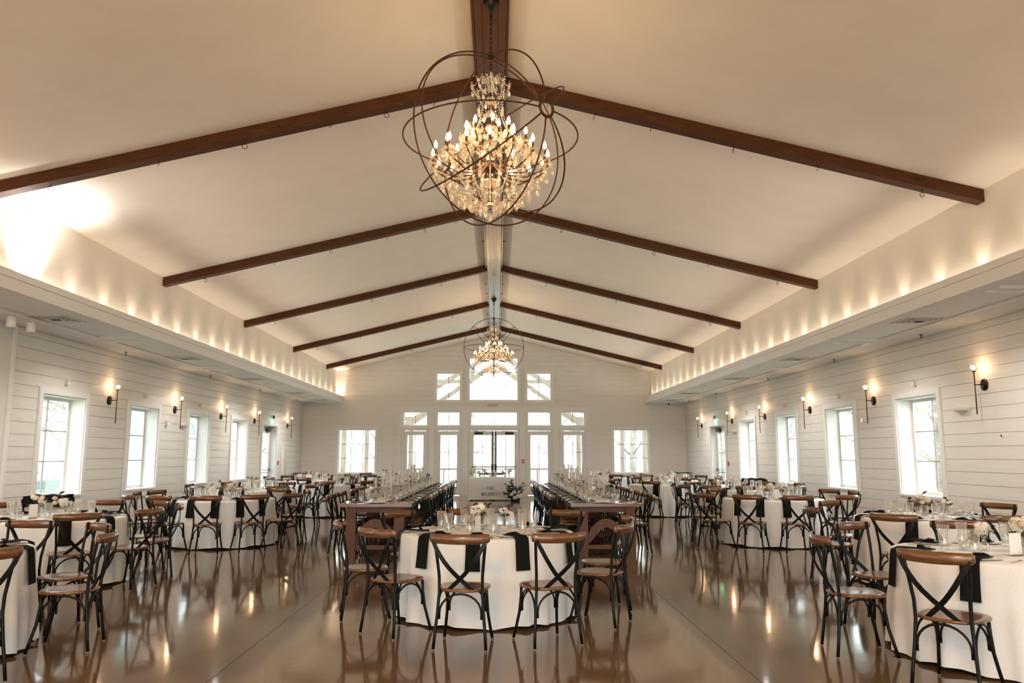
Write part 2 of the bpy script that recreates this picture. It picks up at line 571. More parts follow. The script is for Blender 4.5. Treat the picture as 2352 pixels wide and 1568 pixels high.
# end wall
FAR_W = {  # name: x0,x1,z0,z1,cols,rows
    'a': (-5.95, -4.52, .82, 2.49, 3, 3), 'b': (4.53, 5.88, .82, 2.49, 3, 3),
    't1': (-3.50, -2.555, 2.60, 3.17, 2, 1), 't2': (-2.22, -1.315, 2.60, 3.17, 2, 1), 't3': (-.94, .89, 2.60, 3.17, 4, 1),
    't4': (1.24, 2.16, 2.60, 3.17, 2, 1), 't5': (2.51, 3.46, 2.60, 3.17, 2, 1),
    'u1': (-2.26, -1.31, 3.57, 4.66, 2, 2), 'u2': (-1.005, .91, 3.57, 5.25, 4, 3), 'u3': (1.213, 2.18, 3.57, 4.66, 2, 2)}
FAR_D = [(-3.45, -2.59), (-2.19, -1.31), (-.935, .885), (1.24, 2.15), (2.51, 3.45)]
DTOP = 2.46
holes = [(v[0], v[1], v[2], v[3]) for v in FAR_W.values()] + [(a, b_, 0, DTOP) for a, b_ in FAR_D]

def grid_wall(holes, x0, x1, z0, z1):
    """rectangles that fill a wall around its openings"""
    zs = sorted({z0, z1} | {z for h in holes for z in (h[2], h[3]) if z0 < z < z1})
    out = []
    for a, b_ in zip(zs, zs[1:]):
        m_ = (a + b_) / 2
        for p, q_ in cut((x0, x1), [(h[0], h[1]) for h in holes if h[2] < m_ < h[3]]):
            out.append((p, q_, a, b_))
    return out

q = MB()
for p, q_, a, b_ in grid_wall(holes, -XW - .3, XW + .3, 0, 5.3):
    q.box(p, q_, YF + .016, YF + .14, a, b_)
q.prism([(-XW - .3, 5.3), (XW + .3, 5.3), (XW + .3, 5.35), (0, 6.4), (-XW - .3, 5.35)], YF + .016, YF + .14)
wall_f = q.build('wall_far', M['paint'])
tag(wall_f, kind='structure')
rr = random.Random(3)
bay = [(-3.62, -2.42, 0, 3.17), (-2.34, -1.20, 0, 3.17), (-1.06, 1.01, 0, 3.17), (1.12, 2.28, 0, 3.17), (2.39, 3.58, 0, 3.17)]
blocks = [(v[0] - .09, v[1] + .09, v[2] - .05, v[3] + .09) for k, v in FAR_W.items()] + bay
k = 0
while True:
    z0 = max(0.0, ROW0 + ROW * (k - 1)) if k else 0.0
    z1 = ROW0 + ROW * k
    if z0 > 6.05:
        break
    if z0 >= ZE - .06:
        hw0, hw1 = (ZR - z0) / SL - .02, max((ZR - z1) / SL - .02, .02)
    else:
        hw0 = hw1 = (XW if z0 < ZS else XU)
        if z1 > ZE:
            hw1 = (ZR - z1) / SL
    hs = [(a, b_) for a, b_, h0, h1 in blocks if z0 < h1 - .03 and z1 > h0 + .03]
    for p, q_ in cut((-hw0, hw0), hs):
        for a, b_ in joints(p, q_, rr):
            if hw1 < hw0 and (a < -hw1 or b_ > hw1):
                m_ = MB()
                ta, tb = max(a, -hw1), min(b_, hw1)
                if tb <= ta:
                    ta = tb = (ta + tb) / 2
                m_.prism([(a, z0 + .0028), (b_, z0 + .0028), (tb, z1 - .0028), (ta, z1 - .0028)], YF, YF + .016)
                m_.build('plank', M['paint'], wall_f)
            else:
                ubox('plank', M['paint'], a + .001, b_ - .001, YF + rr.uniform(-.0006, .0006), YF + .016, z0 + .0028, z1 - .0028, wall_f)
    k += 1
for i, (a, b_, h0, h1) in enumerate(blocks):      # smooth boards that fill the rows broken by the openings
    ks = [k for k in range(0, 34) if (max(0.0, ROW0 + ROW * (k - 1)) if k else 0.0) < h1 - .03 and ROW0 + ROW * k > h0 + .03]
    za = 0.0 if ks[0] == 0 else ROW0 + ROW * (ks[0] - 1)
    zb = ROW0 + ROW * ks[-1]
    for p, q_, z0, z1 in grid_wall(holes, a, b_, za, zb):
        ubox('panel', M['paint'], p, q_, YF + .002 + .0003 * (i % 5), YF + .016, z0, z1, wall_f)
bb = MB()
for a, b_ in cut((-XW, XW), [(h[0], h[1]) for h in bay]):
    bb.box(a, b_, YF - .016, YF + .004, 0, .125)
tag(bb.build('baseboard_far', M['trim']), kind='structure')

def far_window(v, cas=True):
    wn[0] += 1
    x0, x1, z0, z1, nc, nr = v
    q = MB()
    t = .015
    q.box(x0, x0 + t, YF - .004, YF + .14, z0, z1)
    q.box(x1 - t, x1, YF - .004, YF + .14, z0, z1)
    q.box(x0, x1, YF - .004, YF + .14, z1 - t, z1)
    q.box(x0, x1, YF - .004, YF + .14, z0, z0 + t)
    w = q.build('window_%d' % wn[0], M['trim'])
    tag(w, kind='structure')
    c = .075
    for a, b_, h0, h1 in ((x0 - c, x0, z0 - c, z1 + c), (x1, x1 + c, z0 - c, z1 + c), (x0, x1, z1, z1 + c), (x0, x1, z0 - c, z0)):
        ubox('casing', M['trim'], a, b_, YF - .02, YF + .014, h0, h1, w)
    if nr == 3 and nc == 3:
        ubox('sill', M['trim'], x0 - c - .02, x1 + c + .02, YF - .05, YF + .0, z0 - .03, z0, w)
    sash(w, 'x', x0 + t, x1 - t, z0 + t, z1 - t, YF + .10, 1, nc, nr, .034, .011)

for v in FAR_W.values():
    far_window(v)

# pilaster boards between the glazed bays
tn = [0]
def trim_box(x0, x1, y0, y1, z0, z1, m='trim'):
    tn[0] += 1
    return tag(box('trim_%d' % tn[0], M[m], x0, x1, y0, y1, z0, z1), kind='structure')
for a, b_ in ((-3.62, -3.575), (-2.48, -2.30), (-1.24, -1.015), (.965, 1.165), (2.235, 2.435), (3.535, 3.58)):
    trim_box(a, b_, YF - .015, YF + .018, 0, 3.25)
trim_box(-3.62, 3.58, YF - .022, YF + .018, 3.25, 3.33)

dn = [0]
def lite_door(name_x0, x1, hinge=0, bars=False):
    x0 = name_x0
    dn[0] += 1
    y = YF + .05
    q = MB()
    st = .105
    gz0, gz1 = .33, 2.26
    q.box(x0, x0 + st, y, y + .045, .012, DTOP - .045)
    q.box(x1 - st, x1, y, y + .045, .012, DTOP - .045)
    q.box(x0 + st, x1 - st, y, y + .045, gz1, DTOP - .045)
    q.box(x0 + st, x1 - st, y, y + .045, .012, gz0)
    d = q.build('door_%d' % dn[0], M['trim'])
    tag(d, kind='structure')
    a0, a1 = x0 + st, x1 - st
    xm = (a0 + a1) / 2
    ubox('muntin', M['grille'], xm - .012, xm + .012, y + .012, y + .034, gz0, gz1, d)
    for j in (1, 2):
        h = gz0 + (gz1 - gz0) * j / 3
        ubox('muntin', M['grille'], a0, a1, y + .012, y + .034, h - .012, h + .012, d)
    for i in range(2):
        for j in range(3):
            ubox('pane', M['pane'], a0 + (xm - a0) * i, xm + (a1 - xm) * i, y + .02, y + .024, gz0 + (gz1 - gz0) * j / 3, gz0 + (gz1 - gz0) * (j + 1) / 3, d)
    if bars:
        hx = x1 - .05 if hinge < 0 else x0 + .05      # latch side
        ubox('panic_bar', M['darkbronze'], min(x0 + .04, x1 - .04), max(x0 + .04, x1 - .04), y - .075, y - .05, 1.045, 1.08, d)
        ubox('panic_latch', M['darkbronze'], hx - .035, hx + .035, y - .09, y, .96, 1.17, d)
        ubox('vertical_rod', M['darkbronze'], hx - .011, hx + .011, y - .045, y - .02, 1.17, DTOP - .06, d)
        ubox('vertical_rod', M['darkbronze'], hx - .011, hx + .011, y - .045, y - .02, .05, .96, d)
        ubox('rod_bracket', M['darkbronze'], hx - .03, hx + .03, y - .05, y, 1.72, 1.745, d)
        ubox('top_latch', M['darkbronze'], hx - .025, hx + .025, y - .06, y, DTOP - .22, DTOP - .06, d)
        cx = x0 + .30 if hinge < 0 else x1 - .30
        ubox('closer', M['darkbronze'], cx - .16, cx + .16, y - .06, y, DTOP - .17, DTOP - .09, d)
        ca = (cx - .12, cx + .30) if hinge < 0 else (cx - .30, cx + .12)
        ubox('closer_arm', M['darkbronze'], *ca, y - .10, y - .085, DTOP - .075, DTOP - .055, d)
    return d

for i, (a, b_) in enumerate(FAR_D):
    # jamb
    trim_box(a - .0, a + .022, YF - .004, YF + .14, 0, DTOP)
    trim_box(b_ - .022, b_, YF - .004, YF + .14, 0, DTOP)
    trim_box(a, b_, YF - .004, YF + .14, DTOP - .03, DTOP)
    trim_box(a - .04, b_ + .04, YF - .018, YF + .0159, DTOP, 2.53)
    if i == 2:
        m_ = (a + b_) / 2
        lite_door(a + .024, m_ - .004, -1, True)
        lite_door(m_ + .004, b_ - .024, 1, True)
    else:
        lite_door(a + .024, b_ - .024)

def side_door(s, y0, y1):
    dn[0] += 1
    x = s * 7.53
    def X(t0, t1):
        return sorted((x - s * t0, x - s * t1))
    q = MB()
    st = .13
    a0, a1 = y0 + .03, y1 - .03
    gz0, gz1 = .30, 2.22
    for p in ((a0, a0 + st, .012, DZ1 - .03), (a1 - st, a1, .012, DZ1 - .03), (a0 + st, a1 - st, gz1, DZ1 - .03), (a0 + st, a1 - st, .012, gz0)):
        q.box(*X(-.022, .022), *p)
    d = q.build('door_%d' % dn[0], M['trim'])
    tag(d, kind='structure')
    g0, g1 = a0 + st, a1 - st
    ym = (g0 + g1) / 2
    ubox('muntin', M['grille'], *X(-.01, .01), ym - .009, ym + .009, gz0, gz1, d)
    for j in (1, 2):
        h = gz0 + (gz1 - gz0) * j / 3
        ubox('muntin', M['grille'], *X(-.01, .01), g0, g1, h - .012, h + .012, d)
    for i in range(2):
        for j in range(3):
            ubox('pane', M['pane'], *X(-.002, .002), g0 + (ym - g0) * i, ym + (g1 - ym) * i, gz0 + (gz1 - gz0) * j / 3, gz0 + (gz1 - gz0) * (j + 1) / 3, d)
    ubox('panic_bar', M['steel'], *X(.06, .085), a0 + .10, a1 - .10, 1.0, 1.045, d)
    ubox('panic_latch', M['darkbronze'], *X(.022, .10), a0 + .02, a0 + .12, .92, 1.16, d)
    ubox('bar_end', M['darkbronze'], *X(.022, .09), a1 - .14, a1 - .06, .99, 1.06, d)
    ubox('closer', M['darkbronze'], *X(.022, .09), a1 - .52, a1 - .16, DZ1 - .19, DZ1 - .09, d)
    ubox('closer_arm', M['darkbronze'], *X(.09, .13), a1 - .60, a1 - .05, DZ1 - .075, DZ1 - .05, d)
    ubox('top_latch', M['darkbronze'], *X(.022, .07), a0 + .03, a0 + .10, DZ1 - .24, DZ1 - .06, d)
    ubox('vertical_rod', M['darkbronze'], *X(.03, .05), a0 + .055, a0 + .075, 1.16, DZ1 - .24, d)
    # frame
    ca, cb = sorted((s * (XW - .034), s * (XW + .014)))
    ra, rb = sorted((s * (XW - .004), s * (XW + .30)))
    for p in ((ca, cb, y0 - CAS, y0, 0, 2.598), (ca, cb, y1, y1 + CAS, 0, 2.598), (ca, cb, y0, y1, DZ1, 2.598),
              (ra, rb, y0, y0 + .025, 0, DZ1), (ra, rb, y1 - .025, y1, 0, DZ1), (ra, rb, y0, y1, DZ1 - .025, DZ1)):
        ubox('casing', M['trim'], *p, d)

side_door(-1, *DOOR_L)
side_door(1, *DOOR_R)

# back wall behind the camera, its unseen glazing added and enlarged for daylight
q = MB()
for p, q_, a, b_ in grid_wall([(-6.0, 6.0, .1, 4.7)], -XW - .3, XW + .3, 0, 5.3):
    q.box(p, q_, YB - .14, YB, a, b_)
q.prism([(-XW - .3, 5.3), (XW + .3, 5.3), (XW + .3, 5.35), (0, 6.4), (-XW - .3, 5.35)], YB - .14, YB)
wall_b = q.build('wall_back', M['paint'])
tag(wall_b, kind='structure')
for i in range(6):
    wn[0] += 1
    x0 = -6.0 + 2.0 * i
    w = box('window_%d' % wn[0], M['trim'], x0, x0 + 2.0, YB - .1, YB - .04, 4.6, 4.7)
    tag(w, kind='structure')
    sash(w, 'x', x0, x0 + 2.0, 0.1, 4.6, YB - .07, -1, 2, 4)

# ceiling: two sloped planes, soffits, coves
q = MB()
for s in (-1, 1):
    pr = [(0, ZR), (s * (XU + .1), ceil_z(XU + .1)), (s * (XU + .1), ceil_z(XU + .1) + .1), (0, ZR + .12)]
    q.prism(pr if s < 0 else pr[::-1], YB, YF + .1)
ceiling = q.build('ceiling', M['ceil'])
tag(ceiling, kind='structure')
for s in (-1, 1):
    ubox('soffit', M['soffit'], *sorted((s * XC, s * (XW + .02))), YB, YF + .016, ZS, ZS + .09, ceiling)
    ubox('fascia_board', M['trim'], *sorted((s * (XC - .012), s * XC)), YB, YF, ZS - .004, ZS + .148, ceiling)
    ubox('fascia_board', M['trim'], *sorted((s * (XC - .016), s * XC)), YB, YF, ZS + .152, ZL, ceiling)
    ubox('cove_back', M['trim'], *sorted((s * (XC + .0002), s * (XC + .02))), YB, YF, ZS + .09, ZL - .004, ceiling)
    # shallow picture-frame strips on the soffit
    for y0 in (5.0, 9.3, 13.75, 18.3, 22.85, 27.2):
        y1 = y0 + 4.1 if y0 < 27 else 30.2
        for p in ((6.60, 6.655, y0, y1), (5.98, 6.60, y0, y0 + .05), (5.98, 6.60, y1 - .05, y1)):
            xa, xb = sorted((s * p[0], s * p[1]))
            ubox('soffit_strip', M['trim'], xa, xb, p[2], p[3], ZS - .028, ZS, ceiling)

# rafters
YR = [9.186, 14.234, 18.923, 23.556, 28.218]
DEP, HGT = 0.155, 0.150
ang = math.atan(SL)
hook_mb = MB()
hook_mb.tube([(0, 0, 0), (0, 0, -.035)], .004, 6)
hook_mb.tube([(.03 * sin(2 * PI * i / 14), 0, -.062 - .03 * -cos(2 * PI * i / 14) * 1) for i in range(14)], .0038, 6, closed=True)
hook_me = hook_mb.mesh('eye_hook', M['darkbronze'])
jh = MB()
jh.tube([(0, 0, 0), (0, 0, -.05), (0, .006, -.06), (0, .018, -.062), (0, .026, -.05)], .0035, 6)
jhook_me = jh.mesh('cup_hook', M['darkbronze'])
for i, y in enumerate(YR):
    for s in (-1, 1):
        x0, x1 = .16, XU
        q = MB()
        lx0, lx1 = x0 / cos(ang), x1 / cos(ang)
        # local X runs down the slope, ends cut plumb
        t = math.tan(ang)
        h = HGT * cos(ang)
        pr = [(lx0, 0), (lx1, 0), (lx1 + h * t, -h), (lx0 + h * t, -h)]
        vs = pr if s > 0 else [(-a, b_) for a, b_ in pr][::-1]
        q.prism(vs, 0, DEP)
        o = q.build('ceiling_beam', M['beam'])
        o.location = (0, y, ZR - .004)
        o.rotation_euler = (0, s * ang, 0)
        tag(o, 'brown stained timber rafter on the %s slope, %s from the front' % ('left' if s < 0 else 'right', ORD[i]), None, 'timber rafters under the vault', 'structure')
        for k, d in enumerate((0.75, 1.35, 2.05, 3.1, 4.15, 5.45)):
            hk = obj('eye_hook' if k % 2 else 'cup_hook', hook_me if k % 2 else jhook_me, o, (s * d, DEP * .55, -h), (0, -s * ang, R.uniform(0, 3)))

# ridge beam
ridge = box('ceiling_beam', M['ridge'], -.16, .16, YB, YF, 5.985, 6.12)
tag(ridge, 'long varnished ridge beam along the peak of the vault', None, None, 'structure')
for s in (-1, 1):
    xa, xb = sorted((s * .09, s * .16))
    ubox('edge_board', M['ridge'], xa, xb, YB, YF, 5.955, 5.985, ridge)
    xa, xb = sorted((s * .172, s * .196))
    ubox('side_strip', M['ridge'], xa, xb, YB, YF, 5.99, 6.085, ridge)
ubox('centre_board', M['ridge'], -.086, .086, YB, YF, 5.972, 5.985, ridge)
pg = MB()  # side eye bolts drawn as pegs, bright tips put in as pale beads
pg.tube([(0, 0, 0), (.035, 0, 0)], .011, 8)
pg.tube([(.035, 0, 0), (.06, 0, -.004)], .006, 8)
pg.lathe([(0, -.008), (.008, -.004), (.008, .004), (0, .008)], 8, 1, (.065, 0, -.004))
peg_me = pg.mesh('side_eye_bolt', [M['darkbronze'], M['plastic']])
for y in (10.6, 12.2, 16.45, 20.75, 22.0, 25.2, 27.0):
    for s in (-1, 1):
        obj('side_eye_bolt', peg_me, ridge, (s * .196, y, 6.0), (0, 0, 0 if s > 0 else PI))
for y in (14.6, 19.2, 11.0):
    obj('eye_hook', hook_me, ridge, (0, y, 5.972))

# ------------------------------------------------------------------ soffit and wall fittings
def vent(x, y, lab):
    t = thing('ceiling_vent', lab, 'vent', (x, y, ZS), 0, 'air vents in the soffits')
    q = MB()
    for p in ((-.29, .29, -.29, -.25), (-.29, .29, .25, .29), (-.29, -.25, -.25, .25), (.25, .29, -.25, .25)):
        q.box(*p, -.012, 0)
    q.build('frame', M['plastic'], t)
    box('duct_shade', M['dark'], -.25, .25, -.25, .25, -.003, 0, t)  # flat dark sheet, shade of the opening put into its colour
    for k, r in enumerate((.205, .15, .095)):
        q = MB()
        for p in ((-r, r, -r - .016, -r + .016), (-r, r, r - .016, r + .016), (-r - .016, -r + .016, -r, r), (r - .016, r + .016, -r, r)):
            q.box(*p, -.014 - .006 * k, -.009 - .006 * k)
        q.build('louvre', M['plastic'], t)
for i, (x, y) in enumerate([(6.30, 11.47), (6.3, 16.25), (6.28, 20.5), (6.3, 25.5), (6.4, 28.6)]):
    vent(x, y, 'square louvred air vent in the right soffit, %s from the front' % ORD[i])
for i, (x, y) in enumerate([(-6.34, 11.56), (-6.33, 16.34), (-6.34, 20.86), (-6.36, 25.55), (-6.34, 28.78)]):
    vent(x, y, 'square louvred air vent in the left soffit, %s from the front' % ORD[i])

spr = MB()
spr.lathe([(0, 0), (.03, 0), (.03, -.008), (.008, -.01), (.008, -.05), (.022, -.052), (.022, -.057), (0, -.057)], 10)
spr_me = spr.mesh('sprinkler', M['bronze'])
for s, nm, ysl in ((1, 'right', (12.87, 16.3, 20.37, 25.3, 28.9)), (-1, 'left', (15.38, 19.96, 24.2, 28.58))):
    for i, y in enumerate(ysl):
        o = obj('sprinkler_head', spr_me, None, (s * 7.08, y, ZS))
        tag(o, 'small pendant sprinkler head under the %s soffit, %s from the front' % (nm, ORD[i]), 'sprinkler', 'sprinkler heads along the side walls')
can = MB()
can.lathe([(.09, 0), (.09, -.006), (.07, -.006), (.062, 0)], 20)
can.lathe([(.062, 0), (.03, .002), (0, .002)], 20, 1)
can_me = can.mesh('downlight', [M['trim'], M['card']])
for s, nm in ((1, 'right'), (-1, 'left')):
    for i, y in enumerate((10.5, 13.5, 18.0, 22.5, 27.0)):
        o = obj('recessed_downlight', can_me, None, (s * 5.93, y, ZS - .0005))
        tag(o, 'round white recessed downlight in the %s soffit, %s from the front' % (nm, ORD[i]), 'downlight', 'recessed downlights in the soffits')
for i, y in enumerate((10.93, 11.4)):
    t = thing('track_spotlight', 'white cylinder spotlight on the left soffit, %s of the two' % ('nearer' if i == 0 else 'farther'), 'spotlight', (-6.60, y, ZS - .028), 0, 'white spotlights on the left soffit')
    q = MB()
    q.lathe([(0, -.20), (.055, -.20), (.06, -.19), (.06, -.07), (.05, -.055), (0, -.055)], 16)
    q.build('lamp_body', M['trim'], t)
    q = MB()
    q.tube([(0, 0, 0), (0, 0, -.06)], .012, 8)
    q.lathe([(0, 0), (.035, 0), (.035, -.012), (0, -.012)], 12)
    q.build('stem', M['trim'], t)

def sconce(s, y, lab):
    t = thing('wall_sconce', lab, 'sconce', (s * XW, y, 2.535), 0 if s > 0 else PI, 'torch sconces on the side walls')
    # local: wall at x=0, room towards -x
    q = MB()
    q.tube([(0, 0, 0), (-.02, 0, 0)], .085, 20)
    q.build('back_plate', M['darkbronze'], t)
    q = MB()
    q.tube([(-.02, 0, 0), (-.165, 0, 0)], .008, 8)
    q.build('arm', M['bronze'], t)
    q = MB()
    q.tube([(-.15, 0, -.435), (-.15, 0, .19)], .0085, 8)
    q.lathe([(0, 0), (.02, .004), (.028, .022), (.012, .026), (0, .026)], 12, 0, (-.15, 0, .185))
    q.build('rod', M['bronze'], t)
    q = MB()
    q.lathe([(0, -.045), (.034, -.036), (.056, -.005), (.058, .022), (.046, .05), (.030, .062)], 10, 0, (-.15, 0, .245), False)
    q.build('glass_globe', M['sglass'], t)
    q = MB()
    q.lathe([(0, -.026), (.016, -.018), (.021, 0), (.015, .02), (0, .034)], 10, 0, (-.15, 0, .245))
    q.build('bulb', M['sbulb'], t)
    l = lamp('sconce_light', 'POINT', (s * (XW - .15), y, 2.80), 0.75, (1.0, 0.60, 0.34), 0.03)
for i, y in enumerate((11.63, 15.13, 18.27, 21.39, 24.42, 28.05)):
    sconce(1, y, 'slender bronze torch sconce with lit glass globe on right wall, %s from the front' % ORD[i])
for i, y in enumerate((15.31, 18.43, 21.52, 24.49, 28.35)):
    sconce(-1, y, 'slender bronze torch sconce with lit glass globe on left wall, %s from the front' % ORD[i])

def wall_box(name, s, y, z, w, h, d, m, lab, cat, group=None, extra=None):
    """a small box fixed to a side wall with a lens or screen as its part"""
    t = thing(name, lab, cat, (s * (XW - .001), y, z), 0 if s > 0 else PI, group)
    q = MB()
    q.prism([(-w / 2, -h / 2 + .006), (-w / 2 + .006, -h / 2), (w / 2 - .006, -h / 2), (w / 2, -h / 2 + .006), (w / 2, h / 2 - .006), (w / 2 - .006, h / 2), (-w / 2 + .006, h / 2), (-w / 2, h / 2 - .006)], -d, 0, 0, 'x')
    q.build('housing', m, t)
    if extra:
        n, m2, a, b_, c, e, dd = extra
        box(n, m2, -d - dd, -d + .001, a, b_, c, e, t)
    return t
for s, nm, yy in ((1, 'right', (13.59, 16.70, 19.83, 22.97)), (-1, 'left', (13.75, 16.86, 19.97, 23.08))):
    for i, y in enumerate(yy):
        wall_box('motion_sensor', s, y, 2.735, .075, .085, .05, M['plastic'], 'small white sensor box above the %s window of the %s wall' % (ORD[i], nm), 'sensor', 'sensor boxes above the side windows',
                 ('lens', M['sglass'], -.02, .02, -.03, 0.0, .006))
def emerg(s, y, z, lab):
    t = thing('emergency_light', lab, 'emergency light', (s * XW, y, z), 0 if s > 0 else PI, 'oval emergency lights on the side walls')
    q = MB()
    prof = []
    n = 20
    rings = [(1.0, 0), (1.0, -.05), (.9, -.075), (.6, -.09), (0.001, -.095)]
    vs = []
    for f, x in rings:
        for j in range(n):
            a = 2 * PI * j / n
            cx = abs(cos(a)) ** .7 * (1 if cos(a) > 0 else -1)
            sx = abs(sin(a)) ** .7 * (1 if sin(a) > 0 else -1)
            vs.append((x, .16 * f * cx, .062 * f * sx))
    fs = []
    for i in range(len(rings) - 1):
        for j in range(n):
            fs.append((i * n + j, i * n + (j + 1) % n, (i + 1) * n + (j + 1) % n, (i + 1) * n + j))
    q.add(vs, fs, 0, True)
    q.build('housing', M['plastic'], t)
    q = MB()
    q.lathe([(0, .01), (.012, .008), (.014, 0), (0, -.008)], 8, 0, (-.085, .09, .0))
    q.build('test_button', M['plastic'], t)
emerg(1, 12.23, 2.22, 'oval beige emergency light between the near right window and sconce')
emerg(1, 24.13, 2.22, 'oval beige emergency light beside the right side door')
emerg(-1, 18.91, 2.21, 'oval beige emergency light on the left wall before the third window')
for s, y, nm in ((1, 15.55, 'right'), (-1, 17.99, 'left')):
    wall_box('strobe_alarm', s, y, 2.205, .11, .12, .05, M['plastic'], 'square white alarm strobe on the %s wall below a sconce' % nm, 'alarm', 'alarm strobes on the side walls', ('lens', M['sglass'], -.03, .03, -.05, .01, .02))
for s, y, nm in ((1, 26.15, 'right'), (-1, 26.33, 'left')):
    wall_box('alarm_horn', s, y + .05, 2.735, .30, .11, .07, M['plastic'], 'white and dark alarm horn above the %s exit sign' % nm, 'alarm', 'alarm horns above the side doors',
             ('strobe', M['dark'] if s < 0 else M['red'], *( (.02, .14) if s < 0 else (-.14, -.02)), -.05, .05, .03))
    t = thing('exit_sign', 'glowing green exit sign over the %s side door' % nm, 'exit sign', (s * XW, y, 2.565), 0 if s > 0 else PI, 'exit signs over the side doors')
    box('sign_plate', M['exit'], -.035, 0, -.16, .16, -.085, .115, t)
    EX = {'E': ((0, 0, 0, 1), (0, 1, 1, 1), (0, .5, .8, .5), (0, 0, 1, 0)), 'X': ((0, 0, 1, 1), (0, 1, 1, 0)), 'I': ((.5, 0, .5, 1),), 'T': ((.5, 0, .5, 1), (0, 1, 1, 1))}
    for j, chx in enumerate('EXIT'):
        q = MB()
        y0 = .115 - j * .063
        for a0, b0, a1, b1 in EX[chx]:
            p0, p1 = Vector((y0 - a0 * .045, b0 * .11 - .04)), Vector((y0 - a1 * .045, b1 * .11 - .04))
            dv = (p1 - p0).normalized()
            nv_ = Vector((-dv.y, dv.x)) * .006
            q.prism([tuple(p0 + nv_), tuple(p0 - nv_), tuple(p1 - nv_), tuple(p1 + nv_)], -.0365, -.0349, 0, 'x')
        q.build('letter', M['exitletter'], t)
for s, y, nm in ((1, 24.98, 'right'), (-1, 27.3, 'left')):
    wall_box('fire_alarm_pull', s, y, 1.245, .075, .13, .035, M['red'], 'red fire alarm pull station beside the %s side door' % nm, 'fire alarm', 'red fire alarm pull stations', ('handle', M['card'], -.026, .026, -.025, .0, .010))
wall_box('light_switch', 1, 11.32, 1.78, .03, .05, .012, M['plastic'], 'tiny hook plate on the right wall under the nearest sconce', 'hook', None, ('hook', M['darkbronze'], -.005, .005, -.012, .01, .012))
wall_box('control_panel', -1, 27.72, 1.33, .26, 1.05, .05, M['trim'], 'tall white flush panel on the left wall past the side door', 'panel', None, ('latch', M['steel'], -.12, -.10, -.05, .05, .008))
wall_box('metal_strip', -1, 28.2, 1.24, .10, .95, .03, M['plastic'], 'narrow grey metal strip upright on the left wall near the corner', 'strip', None, ('edge', M['steel'], -.01, .01, -.45, .45, .006))
t = thing('fire_alarm_pull', 'red fire alarm pull station beside the double glass doors', 'fire alarm', (1.075, YF - .016, 1.276), 0, 'red fire alarm pull stations')
box('housing', M['red'], -.045, .045, -.045, 0, -.07, .07, t)
q = MB()
q.prism([(-.028, -.03), (.028, -.03), (.018, .01), (.014, .045), (-.014, .045), (-.018, .01)], -.052, -.045)
q.build('handle', M['card'], t)
t = thing('wall_plaque', 'faint tan horizontal plaque on the far wall above the doors', 'plaque', (-.09, YF, 3.40))
box('board', mat('tan_board', (0.62, 0.50, 0.36), 0.6), -.20, .20, -.012, 0, -.06, .05, t)
t = thing('thermostat', 'small beige thermostat on the far wall by the right corner', 'thermostat', (7.12, YF, 2.41))
box('housing', M['plastic'], -.05, .05, -.03, 0, -.06, .06, t)
box('screen', M['card'], -.03, .03, -.033, -.03, 0, .035, t)
t = thing('security_camera', 'small dark dome camera under the right soffit at the far end', 'camera', (6.62, 30.2, ZS))
q = MB()
q.lathe([(0, 0), (.07, 0), (.07, -.02), (.05, -.03)], 14)
q.build('mount', M['plastic'], t)
q = MB()
q.lathe([(.05, -.03), (.045, -.055), (.025, -.075), (0, -.08)], 14)
q.build('dome', M['dark'], t)


# ------------------------------------------------------------------ orb chandeliers
def octa(q, c, r, h, m=0):
    x, y, z = c
    q.add([(x + r, y, z), (x, y + r, z), (x - r, y, z), (x, y - r, z), (x, y, z + h), (x, y, z - h)],
          [(0, 1, 4), (1, 2, 4), (2, 3, 4), (3, 0, 4), (1, 0, 5), (2, 1, 5), (3, 2, 5), (0, 3, 5)], m)

pm = MB()                      # pendant: a small bead above a faceted drop
octa(pm, (0, 0, -.010), .011, .011)
pm.lathe([(0, -.022), (.012, -.040), (.021, -.068), (.014, -.092), (0, -.106)], 6, 0, (0, 0, 0), False)
pend_me = pm.mesh('crystal_pendant', M['crystal'])
dm = MB()
dm.lathe([(.012, -.004), (.030, -.006), (.050, .012), (.046, .014), (.028, .0), (.012, .004)], 10, 0, (0, 0, 0), False)
for j in range(8):
    octa(dm, (.05 * cos(j * PI / 4), .05 * sin(j * PI / 4), -.002), .008, .016)
dish_me = dm.mesh('crystal_dish', M['crystal'])
bm = MB()
bm.lathe([(0, 0), (.012, .008), (.0185, .030), (.013, .054), (.004, .078), (0, .084)], 10)
bulb_me = bm.mesh('flame_bulb', M['bulb'])
sm = MB()
sm.lathe([(0, -.085), (.0115, -.085), (.0115, 0), (0, 0)], 10)
sleeve_me = sm.mesh('candle_sleeve', M['bronze'])
link = MB()
link.tube([(.010 * cos(2 * PI * i / 12), 0, .020 * sin(2 * PI * i / 12) + (.012 if i in (1, 2, 3, 4, 5) else (-.012 if i > 6 else 0))) for i in range(12)], .0042, 6, closed=True)
link_me = link.mesh('chain_link', M['darkbronze'])

